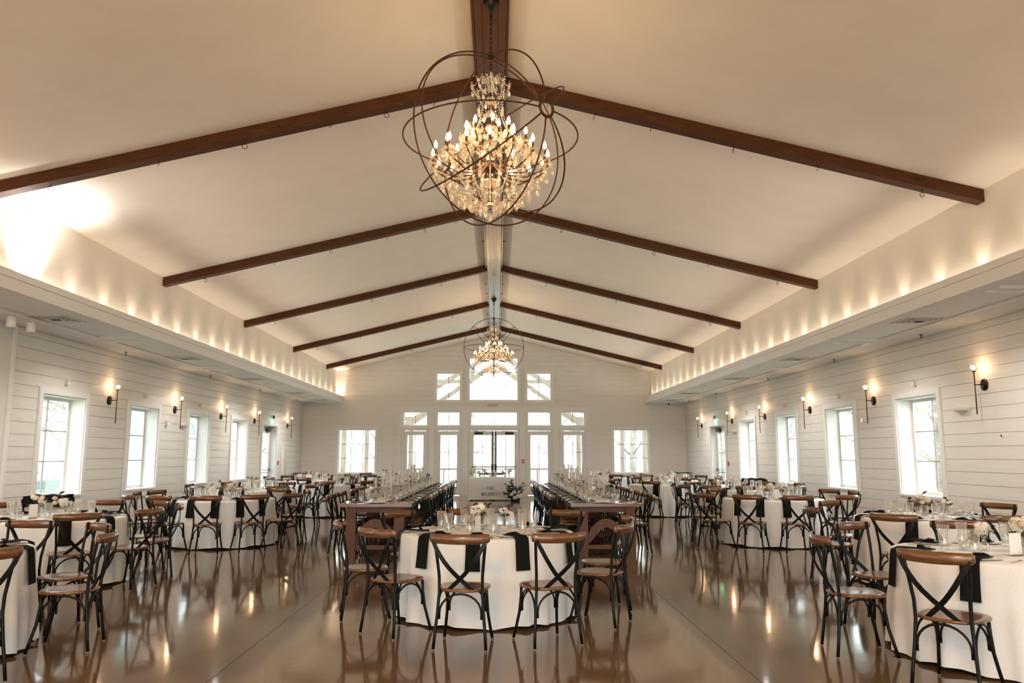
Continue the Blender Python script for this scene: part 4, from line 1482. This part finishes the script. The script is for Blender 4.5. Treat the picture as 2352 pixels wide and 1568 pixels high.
for ti, (lab, tx, ty, rails, lod) in enumerate(TABLES):
    sh = lab.replace('the ', '', 1)
    tdir = R.uniform(0, 6)
    put('round', (tx, ty, 0), tdir, 'round banquet table hidden beneath white cloth, ' + sh, 'round banquet tables')
    c = obj('tablecloth', CLOTH[ti % 3], None, (tx, ty, 0), (0, 0, R.uniform(0, 6)))
    tag(c, 'floor length white tablecloth over ' + lab, 'tablecloth', 'white cloths on the round tables')
    ch = []
    for x, y in rails:
        a = math.atan2(y - ty, x - tx)
        d = min(max(math.hypot(x - tx, y - ty), 1.43), 1.64)
        ch.append((a, d))
    ch.sort()
    fill = []
    for i in range(len(ch)):
        a0 = ch[i][0]
        a1 = ch[(i + 1) % len(ch)][0] + (2 * PI if i == len(ch) - 1 else 0)
        gap = a1 - a0
        n = int(gap / .64)
        for k in range(1, n):
            fill.append((a0 + gap * k / n, 1.44))
    ch += fill
    for _ in range(12):       # keep neighbours from touching
        ch.sort()
        for i in range(len(ch)):
            j = (i + 1) % len(ch)
            g_ = ch[j][0] - ch[i][0] + (2 * PI if j == 0 else 0)
            if g_ < .47 and len(ch) > 1:
                e_ = (.47 - g_) / 2 + .002
                ch[i] = (ch[i][0] - e_, ch[i][1])
                ch[j] = (ch[j][0] + e_, ch[j][1])
    key = lambda a: (-(a[0]) - PI / 2 + 4 * PI + .35) % (2 * PI)
    ch.sort(key=key)
    for i, (a, d) in enumerate(ch):
        aw = (a + 2 * PI) % (2 * PI)
        ca, sa = cos(a), sin(a)
        dd = d - .27
        face = 'seen from behind' if -sa > .5 else ('facing the camera' if sa > .5 else 'seen side on')
        place_chair(tx + ca * dd, ty + sa * dd, a + PI / 2, 'crossback chair %s, %s clockwise from the front at %s' % (face, ORD[i], sh), 'crossback chairs at the round tables')
        if lod == 3 or R.random() < .92:
            put('plate', (tx + .625 * ca, ty + .625 * sa, .7668), a, 'cream plate at %s place clockwise from the front, %s' % (ORD[i], sh), 'plates on the round tables')
            a2 = a + R.uniform(-.02, .02)
            put('napkin', (tx + .838 * cos(a2), ty + .838 * sin(a2), .767), a2 + PI / 2, 'black napkin hanging at %s place clockwise from the front, %s' % (ORD[i], sh), 'black napkins on the round tables')
        a3 = a - .235
        gx, gy = spot(tx + .45 * cos(a3), ty + .45 * sin(a3), .047)
        put('glass', (gx, gy, .7668), R.uniform(0, 6), 'water glass at %s place clockwise from the front, %s' % (ORD[i], sh), 'water glasses on the round tables')
        if lod == 3:
            a4 = a + .29
            fx, fy = tx + .74 * cos(a4), ty + .74 * sin(a4)
            put('fork', (fx, fy, .767), a + PI / 2 + R.uniform(-.1, .1), 'copper fork at %s place clockwise from the front, %s' % (ORD[i], sh), 'forks on the near tables')
            a4 = a - .29
            put('knife', (tx + .76 * cos(a4), ty + .76 * sin(a4), .767), a + PI / 2 + R.uniform(-.1, .1), 'dark knife at %s place clockwise from the front, %s' % (ORD[i], sh), 'knives on the near tables')
    nv = 3 if lod > 1 else 2
    for k in range(nv):
        a = -.15 + k * 2 * PI / nv + ti * .37
        r = .17 if nv == 3 else .13
        put('vase%d%d' % ((k + ti) % 3 if lod > 1 else (k + 1) % 2, (ti + k) % 2), (*spot(tx + r * cos(a), ty + r * sin(a), .075), .7668), R.uniform(0, 6),
            ('cream roses and leaves in bud vase', 'full cream bouquet in glass vase', 'leafy sprig with bloom in small vase')[k] + ' at middle of ' + sh, 'flower vases on the round tables')
    a = -1.9 + ti * .3
    put('card', (*spot(tx + .24 * cos(-1.9), ty + .24 * sin(-1.9), .058), .7668), {0: 1.1, 3: 1.15, 4: .95, 2: .25, 8: -.15}.get(ti, .3 if ti % 2 else -.35), 'upright white table card beside the flowers on ' + sh, 'table cards')
    for k in range(2 if lod < 3 else 3):
        a = .6 + k * 2.2 + ti
        put('votive', (*spot(tx + .31 * cos(a), ty + .31 * sin(a), .037), .7668), 0, 'small glass votive %s of the flowers on %s' % (('east', 'north', 'west')[k], sh), 'votive candles on the round tables')

# the readable number on the fourth right table
q = MB()
sx, sz = .022, .030
for p in ((-sx, sx, 2 * sz - .007, 2 * sz), (-sx, -sx + .007, sz, 2 * sz), (-sx, sx, sz - .0035, sz + .0035), (sx - .007, sx, 0, sz), (-sx, sx, 0, .007)):
    q.box(p[0], p[1], -.0022, -.0010, p[2] + .055, p[3] + .055)
for o in list(bpy.data.objects):
    if o.get('category') == 'card' and 'fourth right' in (o.get('label') or ''):
        q.build('number_five', M['ink'], o)

# ------------------------------------------------------------------ long farm tables
LX, LY0, LN, LL = 1.75, 12.2, 4, 2.165
def make_farm():
    t = thing('farm_table', 'x', 'table')
    w, l = .55, LL / 2 - .004
    for k in range(5):
        x0 = -w + k * 2 * w / 5
        ubox('top_plank', M['farm'], x0 + .0008, x0 + 2 * w / 5 - .0008, -l + .09, l - .09, .733, .780, t)
    for s in (-1, 1):
        ubox('breadboard_end', M['farm'], -w, w, *sorted((s * l, s * (l - .089))), .733, .780, t)
        y0, y1 = sorted((s * (l - .10), s * (l - .135)))
        ubox('apron', M['farmleg'], -.30, .30, y0, y1, .645, .733, t)
        x0, x1 = sorted((s * .40, s * .432))
        ubox('apron', M['farmleg'], x0, x1, -l + .2, l - .2, .645, .733, t)
        for e in (-1, 1):
            xa, xb = sorted((e * .288, e * .432))
            ya, yb = sorted((s * (l - .07), s * (l - .20)))
            ubox('leg', M['farmleg'], xa, xb, ya, yb, 0, .733, t)
        q = MB()      # arched brace between the end legs
        out = [(-.288, .20), (-.288, .36)] + [(-.288 + .576 * i / 12, .36 + .19 * sin(PI * i / 12)) for i in range(1, 12)] + [(.288, .36), (.288, .20)]
        inn = [(.23 - .46 * i / 12, .20 + .22 * sin(PI * i / 12)) for i in range(13)]
        n = len(out)
        y0, y1 = s * (l - .115), s * (l - .155)
        pts = out + inn
        # strip quads between the outer and inner curve
        k2 = 13
        oo = [(-.288 + .576 * i / 12, .36 + .19 * sin(PI * i / 12)) for i in range(13)]
        ii = [(-.23 + .46 * i / 12, .20 + .22 * sin(PI * i / 12)) for i in range(13)]
        oo[0], oo[12] = (-.288, .30), (.288, .30)
        ii[0], ii[12] = (-.288, .16), (.288, .16)
        vs = [(a, y0, b_) for a, b_ in oo] + [(a, y0, b_) for a, b_ in ii] + [(a, y1, b_) for a, b_ in oo] + [(a, y1, b_) for a, b_ in ii]
        fs = []
        for i in range(12):
            fs += [(i, i + 1, 14 + i, 13 + i), (26 + i + 1, 26 + i, 39 + i, 39 + i + 1), (i + 1, i, 26 + i, 27 + i), (13 + i, 14 + i, 40 + i, 39 + i)]
        q.add(vs, fs)
        q.build('arched_brace', M['farmleg'], t)
        ubox('stretcher', M['farmleg'], -.288, .288, *sorted((s * (l - .11), s * (l - .16))), .10, .16, t)
    return t
POOL['farm'] = make_farm()
tc_ = 0
for s, nm in ((-1, 'left'), (1, 'right')):
    for k in range(LN):
        put('farm', (s * LX, LY0 + LL * (k + .5), 0), 0, 'brown farm table with arched end braces, %s from the front of the %s long row' % (ORD[k], nm), 'farm tables in the two long rows')
    # gauzy runner
    q = MB()
    n = 90
    rr = random.Random(20 + s)
    vs = []
    for i in range(n):
        y = LY0 + .10 + (LL * LN - .2) * i / (n - 1)
        w1 = .14 + .04 * sin(i * .9) + rr.uniform(-.02, .02)
        w2 = .14 + .04 * sin(i * .8 + 2) + rr.uniform(-.02, .02)
        for j in range(7):
            f = j / 6
            x = -w1 + (w1 + w2) * f
            vs.append((x, y, .7835 + .007 * abs(sin(j * 2.1 + i * .7)) + .004 * rr.random()))
    fs = [(i * 7 + j, i * 7 + j + 1, i * 7 + 8 + j, i * 7 + 7 + j) for i in range(n - 1) for j in range(6)]
    q.add(vs, fs, 0, True)
    o = q.build('table_runner', M['cloth'])
    o.location = (s * LX, 0, 0)
    tag(o, 'crumpled white gauze runner along the %s row of farm tables' % nm, 'runner', 'gauze table runners')
    for k in range(12):
        y = LY0 + LL * (k // 3) + .4825 + .60 * (k % 3)
        for e, side, off in ((-1, 'aisle', s * (LX - .79)), (1, 'wall', s * (LX + .79))):
            jx = R.uniform(-.025, .025)
            rz = -PI / 2 if off < s * LX else PI / 2
            dx = .27 if off < s * LX else -.27
            place_chair(off + dx + jx, y + R.uniform(-.02, .02), rz + R.uniform(-.05, .05), 'crossback chair on the %s side of the %s long row, %s from its front' % (side, nm, ORD[k]), 'crossback chairs along the long rows')
            inw = 1 if off < s * LX else -1
            ex = s * LX - inw * .55
            put('plate', (ex + inw * .20, y, .7802), 0, 'cream plate on the %s side of the %s long row, %s from its front' % (side, nm, ORD[k]), 'plates on the long rows')
            put('napkin', (ex, y + R.uniform(-.02, .02), .7805), rz, 'black napkin on the %s side of the %s long row, %s from its front' % (side, nm, ORD[k]), 'black napkins on the long rows')
            put('glass', (*spot(ex + inw * .30, y - inw * .17, .047), .7802), 0, 'water glass on the %s side of the %s long row, %s from its front' % (side, nm, ORD[k]), 'water glasses on the long rows')
            if k < 5:
                put('fork', (ex + inw * .08, y + inw * .20, .7805), rz, 'copper fork on the %s side of the %s long row, %s from its front' % (side, nm, ORD[k]), 'forks on the long rows')
                put('knife', (ex + inw * .06, y - inw * .20, .7805), rz, 'dark knife on the %s side of the %s long row, %s from its front' % (side, nm, ORD[k]), 'knives on the long rows')
    for k in range(28):
        y = 13.0 + k * .274 + R.uniform(-.05, .05)
        x = s * LX + (-.115, .10, -.02)[k % 3] + R.uniform(-.03, .03)
        put('taper%d' % ((k * 2 + (k // 4)) % 3), (*spot(x, y, .036), .792), 0, 'white taper candle in glass sleeve, %s from the front of the %s long row' % (ORD[k], nm), 'taper candles along the long rows')
    for k in range(11):
        y = 12.78 + k * .72
        x = s * LX + (.13 if k % 2 else -.14)
        put('vase%d%d' % (k % 3, (k // 3) % 2), (*spot(x, y, .062), .792), k * 1.3, 'small flower vase, %s from the front of the %s long row' % (ORD[k], nm), 'flower vases along the long rows')
    for k in range(12):
        y = 12.6 + k * .68
        x = s * LX + (.02 if k % 2 else .17) * (1 if k % 4 < 2 else -1)
        put('votive', (*spot(x, y, .037), .792), 0, 'small glass votive, %s from the front of the %s long row' % (ORD[k], nm), 'votive candles along the long rows')

# ------------------------------------------------------------------ couple's table by the doors
SX0, SX1, SY0, SY1 = -.85, .68, 27.2, 27.95
t = thing('couples_table', 'rectangular table hidden under white cloth before the double doors', 'table', ((SX0 + SX1) / 2, (SY0 + SY1) / 2, 0))
w, l = (SX1 - SX0) / 2 - .02, (SY1 - SY0) / 2 - .02
box('tabletop', M['farmleg'], -w, w, -l, l, .72, .748, t)
for a in (-1, 1):
    for b_ in (-1, 1):
        q = MB()
        q.tube([(a * (w - .08), b_ * (l - .08), .72), (a * (w - .06), b_ * (l - .06), 0)], .014, 8)
        q.build('leg', M['black'], t)
q = MB()
per, n = [], 0
cx, cy = (SX0 + SX1) / 2, (SY0 + SY1) / 2
W, D = (SX1 - SX0) / 2, (SY1 - SY0) / 2
N_ = 44
loop = [(-W + 2 * W * i / N_, -D, (0, -1)) for i in range(N_)] + [(W, -D + 2 * D * i / 20, (1, 0)) for i in range(20)] + [(W - 2 * W * i / N_, D, (0, 1)) for i in range(N_)] + [(-W, D - 2 * D * i / 20, (-1, 0)) for i in range(20)]
prof = [(.0, .7535, 0), (.006, .745, 0), (.010, .60, .006), (.014, .35, .012), (.020, .03, .018)]
vs = []
nl = len(loop)
for r, z, am in prof:
    for i, (x, y, nrm) in enumerate(loop):
        u = am * sin(i * .55 + .8 * sin(i * .21)) * (.35 if nrm == (0, -1) else 1)
        vs.append((x + nrm[0] * (r + u), y + nrm[1] * (r + u), z))
vs.append((0, 0, .7535))
fs = []
for i in range(len(prof) - 1):
    for j in range(nl):
        fs.append((i * nl + j, (i + 1) * nl + j, (i + 1) * nl + (j + 1) % nl, i * nl + (j + 1) % nl))
fs += [(len(vs) - 1, j, (j + 1) % nl) for j in range(nl)]
q.add(vs, fs, 0, True)
cloth2 = q.build('tablecloth', M['cloth'])
cloth2.location = (cx, cy, 0)
tag(cloth2, 'white tablecloth lettered in dark capitals in front of the double doors', 'tablecloth')

def letter(ch, x, z, h, w):
    """serif capital from thick stems and thin strokes, on the front of the cloth"""
    q = MB()
    y0, y1 = -D - .034, -D - .031
    T, t_ = .0155, .006
    def stem(x0, z0, x1, z1, wd):
        d = Vector((x1 - x0, z1 - z0))
        nn = Vector((-d.y, d.x)).normalized() * wd / 2
        q.prism([(x + (x0) * w + nn.x, z + z0 * h + nn.y), (x + x0 * w - nn.x, z + z0 * h - nn.y), (x + x1 * w - nn.x, z + z1 * h - nn.y), (x + x1 * w + nn.x, z + z1 * h + nn.y)], y0, y1)
    def ser(cx_, cz_, l_=.34):
        q.box(x + (cx_ - l_ / 2) * w, x + (cx_ + l_ / 2) * w, y0, y1, z + cz_ * h - t_ / 2, z + cz_ * h + t_ / 2)
    def bowl(cx_, cz_, rx, rz, a0, a1, wd):
        for i in range(12):
            b0, b1 = a0 + (a1 - a0) * i / 12, a0 + (a1 - a0) * (i + 1) / 12
            k = wd * (.4 + .6 * abs(cos((b0 + b1) / 2)))
            stem(cx_ + rx * cos(b0), cz_ + rz * sin(b0), cx_ + rx * cos(b1), cz_ + rz * sin(b1), k)
    if ch == 'T':
        stem(.5, 0, .5, 1, T); ser(.5, 1, 1.0); ser(.5, 0); stem(.02, 1, .02, .82, t_); stem(.98, 1, .98, .82, t_)
    if ch == 'H':
        stem(.15, 0, .15, 1, T); stem(.85, 0, .85, 1, T); ser(.5, .52, .7)
        for a in (.15, .85):
            ser(a, 0); ser(a, 1)
    if ch == 'E':
        stem(.2, 0, .2, 1, T); ser(.5, 1, .9); ser(.5, 0, .9); ser(.45, .52, .6); stem(.93, 1, .93, .82, t_); stem(.93, 0, .93, .2, t_)
    if ch == 'M':
        stem(.1, 0, .1, 1, t_); stem(.1, 1, .5, .05, T); stem(.5, .05, .9, 1, t_); stem(.9, 1, .9, 0, T); ser(.1, 0); ser(.9, 0); ser(.1, 1, .25); ser(.9, 1, .25)
    if ch == 'U':
        stem(.15, 1, .15, .3, T); stem(.85, 1, .85, .3, t_); bowl(.5, .3, .35, .3, PI, 2 * PI, T); ser(.15, 1); ser(.85, 1)
    if ch == 'N':
        stem(.12, 0, .12, 1, t_); stem(.12, 1, .88, 0, T); stem(.88, 0, .88, 1, t_); ser(.12, 0); ser(.12, 1, .25); ser(.88, 1)
    if ch == 'R':
        stem(.2, 0, .2, 1, T); bowl(.42, .76, .42, .24, -PI / 2, PI / 2, T); ser(.32, 1, .4); ser(.32, .52, .4); stem(.5, .52, .92, 0, T); ser(.2, 0); ser(.92, 0, .2)
    if ch == 'O':
        bowl(.5, .5, .45, .5, 0, 2 * PI, T)
    if ch == 'S':
        bowl(.5, .76, .36, .24, .25 * PI, 1.5 * PI, T); bowl(.5, .26, .38, .26, -.75 * PI, .5 * PI, T)
    o = q.build('letter', M['ink'], cloth2)
    return o
for i, ch in enumerate('THE'):
    letter(ch, -.246 + i * .096 - cx, .345, .105, .060)
for i, (ch, dz) in enumerate(zip('MUNROS', (0, 0, .0, .002, .006, .022))):
    letter(ch, -.435 + i * .112 - cx, .158 + dz, .115, .074)
for x, nm in ((-.33, 'left'), (.19, 'right')):
    place_chair(x, 28.30, PI, 'crossback chair behind the couples table, the %s one' % nm, 'chairs behind the couples table')
for i, (k, x, y) in enumerate((('vase21', -.74, 27.45), ('vase00', -.52, 27.5), ('vase11', -.35, 27.6), ('vase00', .28, 27.5), ('vase20', .50, 27.45))):
    put(k, (x, y, .7537), i * 1.1, 'small flower vase on the couples table, %s from its left end' % ORD[i], 'flower vases on the couples table')
for i, (x, y) in enumerate(((-.42, 27.75), (-.15, 27.6), (.05, 27.62), (.36, 27.75))):
    put('glass', (x, y, .7537), 0, 'water glass on the couples table, %s from its left end' % ORD[i], 'glasses on the couples table')
for i, x in enumerate((-.28, .15)):
    put('plate', (x, 27.72, .7537), 0, 'cream plate on the couples table, %s one from the left' % ORD[i], 'plates on the couples table')

# floor arrangement beside it
t = thing('floor_flower_arrangement', 'bushy floor arrangement of white hydrangeas and dark greenery beside the lettered cloth', 'flower arrangement', (.70, 26.80, 0))
rr = random.Random(8)
q = MB()
q.lathe([(0, 0), (.13, 0), (.16, .04), (.15, .10), (0, .10)], 14)
q.build('bowl', M['dark'], t)
big = puff('hydrangea_head', M['rose'], .075, 5)
for i, (x, z, y) in enumerate(((-.14, .22, -.24), (.08, .17, -.27), (.17, .18, -.22), (-.02, .12, -.28), (-.30, .17, -.16), (.10, .30, -.12), (-.05, .29, -.15), (-.10, .42, -.02))):
    k = rr.uniform(.72, 1.0)
    obj('bloom', big, t, (x, y, z), (0, 0, i), (k, k, k))
q = MB()
lm = []
for i in range(46):
    a = rr.uniform(0, 6.28)
    el = rr.uniform(.12, 1.45)
    L_ = rr.uniform(.30, .58) * (1.0 if el > .5 else .95)
    d = Vector((cos(a) * cos(el), sin(a) * cos(el) * .6, sin(el)))
    p0 = Vector((0, 0, .08))
    q.tube([p0, p0 + d * L_ * .6, p0 + d * L_], .004, 4)
    for j in range(5):
        f = .35 + .65 * j / 4
        for sg in (-1, 1):
            o = obj('leaf', LF[2], t, p0 + d * L_ * f, (rr.uniform(-.2, .8), rr.uniform(-.6, .6), a - PI / 2 + sg * rr.uniform(.3, 1.0)), (1.9, 1.9, 1.3)) if i < 28 else None
        if i >= 28:
            lm.append((p0 + d * L_ * f, d, a))
q.build('stems', M['stemm'], t)
q = MB()
for p, d, a in lm:
    for sg in (-1, 1):
        dd = (d + Vector((cos(a + sg * 1.2), sin(a + sg * 1.2), .2)) * .8).normalized()
        sd = dd.cross(Vector((0, 0, 1))).normalized() * .018
        q.add([p, p + dd * .04 + sd, p + dd * .085, p + dd * .04 - sd], [(0, 1, 2, 3)])
o = q.build('filler_foliage', M['darkleaf'], t)
o['kind'] = 'stuff'

# ------------------------------------------------------------------ black folding tray stands by the walls
def tray_stand(x, y, rz, lab):
    t = thing('tray_stand', lab, 'tray stand', (x, y, 0), rz, 'black folding tray stands by the walls')
    w, d, h = .30, .19, .885
    for s in (-1, 1):
        q = MB()
        q.tube([(-w, s * -d, 0), (-w + .01, 0, h * .5), (-w, s * (d - .02), h - .05), (-w + .04, s * d, h), (w - .04, s * d, h), (w, s * (d - .02), h - .05), (w - .01, 0, h * .5), (w, s * -d, 0)], .013, 8)
        q.build('leg_frame', M['black'], t)
    for k in (-.2, .2):
        q = MB()
        n = 8
        vs = []
        for i in range(n + 1):
            yy = -d + 2 * d * i / n
            z = h - .035 * sin(PI * i / n) + .008
            vs += [(k - .03, yy, z), (k + .03, yy, z), (k + .03, yy, z - .006), (k - .03, yy, z - .006)]
        fs = [(i * 4 + j, i * 4 + (j + 1) % 4, i * 4 + 4 + (j + 1) % 4, i * 4 + 4 + j) for i in range(n) for j in range(4)]
        q.add(vs, fs)
        q.build('strap', M['napkin'], t)
    return t
for x, y, rz, lab in ((-6.70, 12.4, .1, 'black tray stand before the near left window'), (6.78, 20.9, -.1, 'black tray stand beside the third right window'),
                      (-6.65, 27.9, .05, 'black tray stand in the far left corner'), (6.65, 28.4, 0, 'black tray stand in the far right corner')):
    tray_stand(x, y, rz, lab)
    if abs(y - 12.4) < 1 or abs(y - 20.9) < 1:
        q = MB()
        vs = []
        n, k = 12, 6
        prof = [(-.215, .74), (-.21, .905), (-.1, .895), (.1, .895), (.21, .905), (.215, .80)]
        for i in range(n + 1):
            u = -.27 + .54 * i / n
            for yy, z in prof:
                vs.append((u, yy + .006 * sin(i * 1.7), z + .008 * sin(i * 1.1 + yy * 9)))
        fs = [(i * k + j, i * k + j + 1, (i + 1) * k + j + 1, (i + 1) * k + j) for i in range(n) for j in range(k - 1)]
        q.add(vs, fs, 0, True)
        o = q.build('folded_cloth', M['napkin'])
        o.location = (x, y, 0)
        o.rotation_euler = (0, 0, rz)
        tag(o, 'black cloth draped over the tray stand by the %s window' % ('near left' if x < 0 else 'third right'), 'cloth', 'black cloths on tray stands')

# ------------------------------------------------------------------ outside: porch, lamps, lawn, trees
g = box('ground', M['ground'], -120, 120, -60, 160, -.40, -.26)
tag(g, kind='structure')
p_ = box('trim_900', M['porch'], -8.5, 8.5, YF + .16, 35.2, -.24, -.03)
tag(p_, kind='structure')
PY = 33.5
def bar(name, x0, z0, x1, z1, wd, m, par, y0=PY - .08, y1=PY + .08):
    d = Vector((x1 - x0, z1 - z0))
    nn = Vector((-d.y, d.x)).normalized() * wd / 2
    q = MB()
    q.prism([(x0 + nn.x, z0 + nn.y), (x0 - nn.x, z0 - nn.y), (x1 - nn.x, z1 - nn.y), (x1 + nn.x, z1 + nn.y)], y0, y1)
    return q.build(name, m, par)
tr = thing('porch_truss', 'weathered timber truss and posts of the porch outside the end windows', 'porch truss', (0, 0, 0))
for s in (-1, 1):
    for a, b_ in ((3.40, 3.58), (5.24, 5.40), (6.18, 6.37)):
        box('post', M['timber'], *sorted((s * a, s * b_)), PY - .09, PY + .09, -.03, 3.10, tr)
    bar('lower_chord', s * 3.9, 3.0, s * 3.2, 3.0, .19, M['timber'], tr, PY - .07, PY + .07)
    bar('lower_diagonal', s * 3.95, 2.62, s * .02, 5.30, .17, M['timber'], tr)
    bar('upper_diagonal', s * 4.3, 3.20, s * .02, 5.85, .19, M['timber'], tr, PY - .06, PY + .06)
    bar('cross_beam', s * 3.6, 4.575, s * .95, 4.575, .15, M['timber'], tr, PY - .045, PY + .045)
    box('king_post', M['timber'], *sorted((s * .85, s * 1.04)), PY - .05, PY + .05, 4.70, 5.3, tr)
    bar('knee_brace', s * 3.40, 2.86, s * 2.70, 3.34, .17, M['timber'], tr, PY - .066, PY + .066)
q = MB()
bar('lower_chord', -6.4, 3.17, -3.9, 3.17, .19, M['timber'], tr, PY - .07, PY + .07)
bar('lower_chord', 3.9, 3.17, 6.4, 3.17, .19, M['timber'], tr, PY - .07, PY + .07)
for s, nm in ((-1, 'left'), (1, 'right')):
    t = thing('porch_railing', 'slim dark railing on the porch outside the %s glazed panels' % nm, 'railing', (s * 2.0, 34.6, 0), 0, 'porch railings')
    box('top_rail', M['bronze'], -1.6, 1.6, -.02, .02, .90, .94, t)
    for k in range(3):
        box('post', M['bronze'], -1.4 + k * 1.2, -1.36 + k * 1.2, -.02, .02, -.03, .90, t)
def barn_lamp(x, y, z, lab):
    t = thing('barn_lamp', lab, 'lamp', (x, y, z), 0 if x > 0 else PI, 'galvanised barn lamps outside the side windows')
    q = MB()
    q.lathe([(.17, 0), (.165, .01), (.09, .13), (.05, .20), (.045, .25), (0, .255)], 18)
    q.build('shade', M['tealamp'], t)
    q = MB()
    q.tube([(0, 0, .25), (0, 0, .40), (-.08, 0, .50), (-.20, 0, .50), (-.335, 0, .42)], .012, 8)
    q.build('gooseneck', M['tealamp'], t)
for x, y, z, lab in ((-7.95, 14.9, 2.10, 'galvanised barn lamp outside the near left window'), (7.95, 14.8, 2.06, 'galvanised barn lamp outside the near right window'),
                     (7.95, 21.1, 2.12, 'galvanised barn lamp outside the third right window'), (-7.95, 21.2, 2.05, 'galvanised barn lamp outside the third left window')):
    barn_lamp(x, y, z, lab)
t = thing('garden_fence', 'low pale blue board fence outside the near left window', 'fence', (-9.4, 17.5, -.26))
for k in range(6):
    box('board', M['siding'], -.02, .02, -2.6, 2.6, .02 + k * .205, .215 + k * .205, t)
for k in (-2.4, 0, 2.4):
    box('post', M['siding'], -.09, -.02, k - .05, k + .05, 0, 1.27, t)
t = thing('porch_column', 'pale blue square column outside the second left window', 'column', (-8.5, 19.36, -.26))
box('shaft', M['siding'], -.16, .16, -.16, .16, .16, 3.6, t)
box('plinth', M['siding'], -.22, .22, -.22, .22, 0, .16, t)

def make_tree(seed, h=7.5, cr=2.8):
    rr = random.Random(seed)
    t = thing('tree', 'x', 'tree')
    q = MB()
    q.tube([(0, 0, 0), (.05, .02, h * .25), (-.04, .05, h * .5), (.06, 0, h * .8)], [.20, .16, .11, .04], 8)
    ends = []
    for i in range(11):
        a = rr.uniform(0, 6.28)
        z0 = h * rr.uniform(.22, .65)
        l = cr * rr.uniform(.6, 1.0)
        e = Vector((l * cos(a), l * sin(a), z0 + rr.uniform(.4, 2.0)))
        q.tube([(0, 0, z0), (e.x * .5, e.y * .5, z0 + (e.z - z0) * .7), e], [.07, .045, .018], 5)
        ends.append(e)
    q.build('trunk', M['bark'], t)
    q = MB()
    for i in range(1700):
        e = ends[rr.randrange(len(ends))]
        c = e * rr.uniform(.75, 1.05) + Vector((rr.gauss(0, .75), rr.gauss(0, .75), rr.gauss(0, .6)))
        n1 = Vector((rr.gauss(0, 1), rr.gauss(0, 1), rr.gauss(0, 1))).normalized()
        n2 = n1.orthogonal().normalized()
        k = rr.uniform(.05, .11)
        q.add([c - n1 * k, c + n2 * k * .5, c + n1 * k, c - n2 * k * .5], [(0, 1, 2, 3)])
    o = q.build('foliage', M['treeleaf'], t)
    o['kind'] = 'stuff'
    return t
POOL['tree0'], POOL['tree1'] = make_tree(1), make_tree(2, 6.2, 2.6)
TREES = [(-14, 47), (-7.5, 52), (-1.5, 56), (4.4, 53), (7.6, 44.5), (12.5, 47), (15.5, 55), (22, 60), (-21, 58), (-15, 24), (-17, 33), (-18.5, 42), (15.5, 21), (16.5, 29.5), (19, 40), (-16, 15), (14.8, 13)]
for i, (x, y) in enumerate(TREES):
    where = 'beyond the end windows' if y >= 44 else ('beyond the left windows' if x < 0 else 'beyond the right windows')
    kk = sum(1 for a, b_ in TREES[:i] if ('e' if b_ >= 44 else ('l' if a < 0 else 'r')) == ('e' if y >= 44 else ('l' if x < 0 else 'r')))
    o = put('tree%d' % (i % 2), (x, y, -.26), i * 1.1, 'pale leafy tree %s, %s in its row' % (where, ORD[kk]), 'trees outside')
for k_, o in list(POOL.items()):
    if k_ not in started:
        for ch_ in list(o.children):
            bpy.data.objects.remove(ch_)
        bpy.data.objects.remove(o)
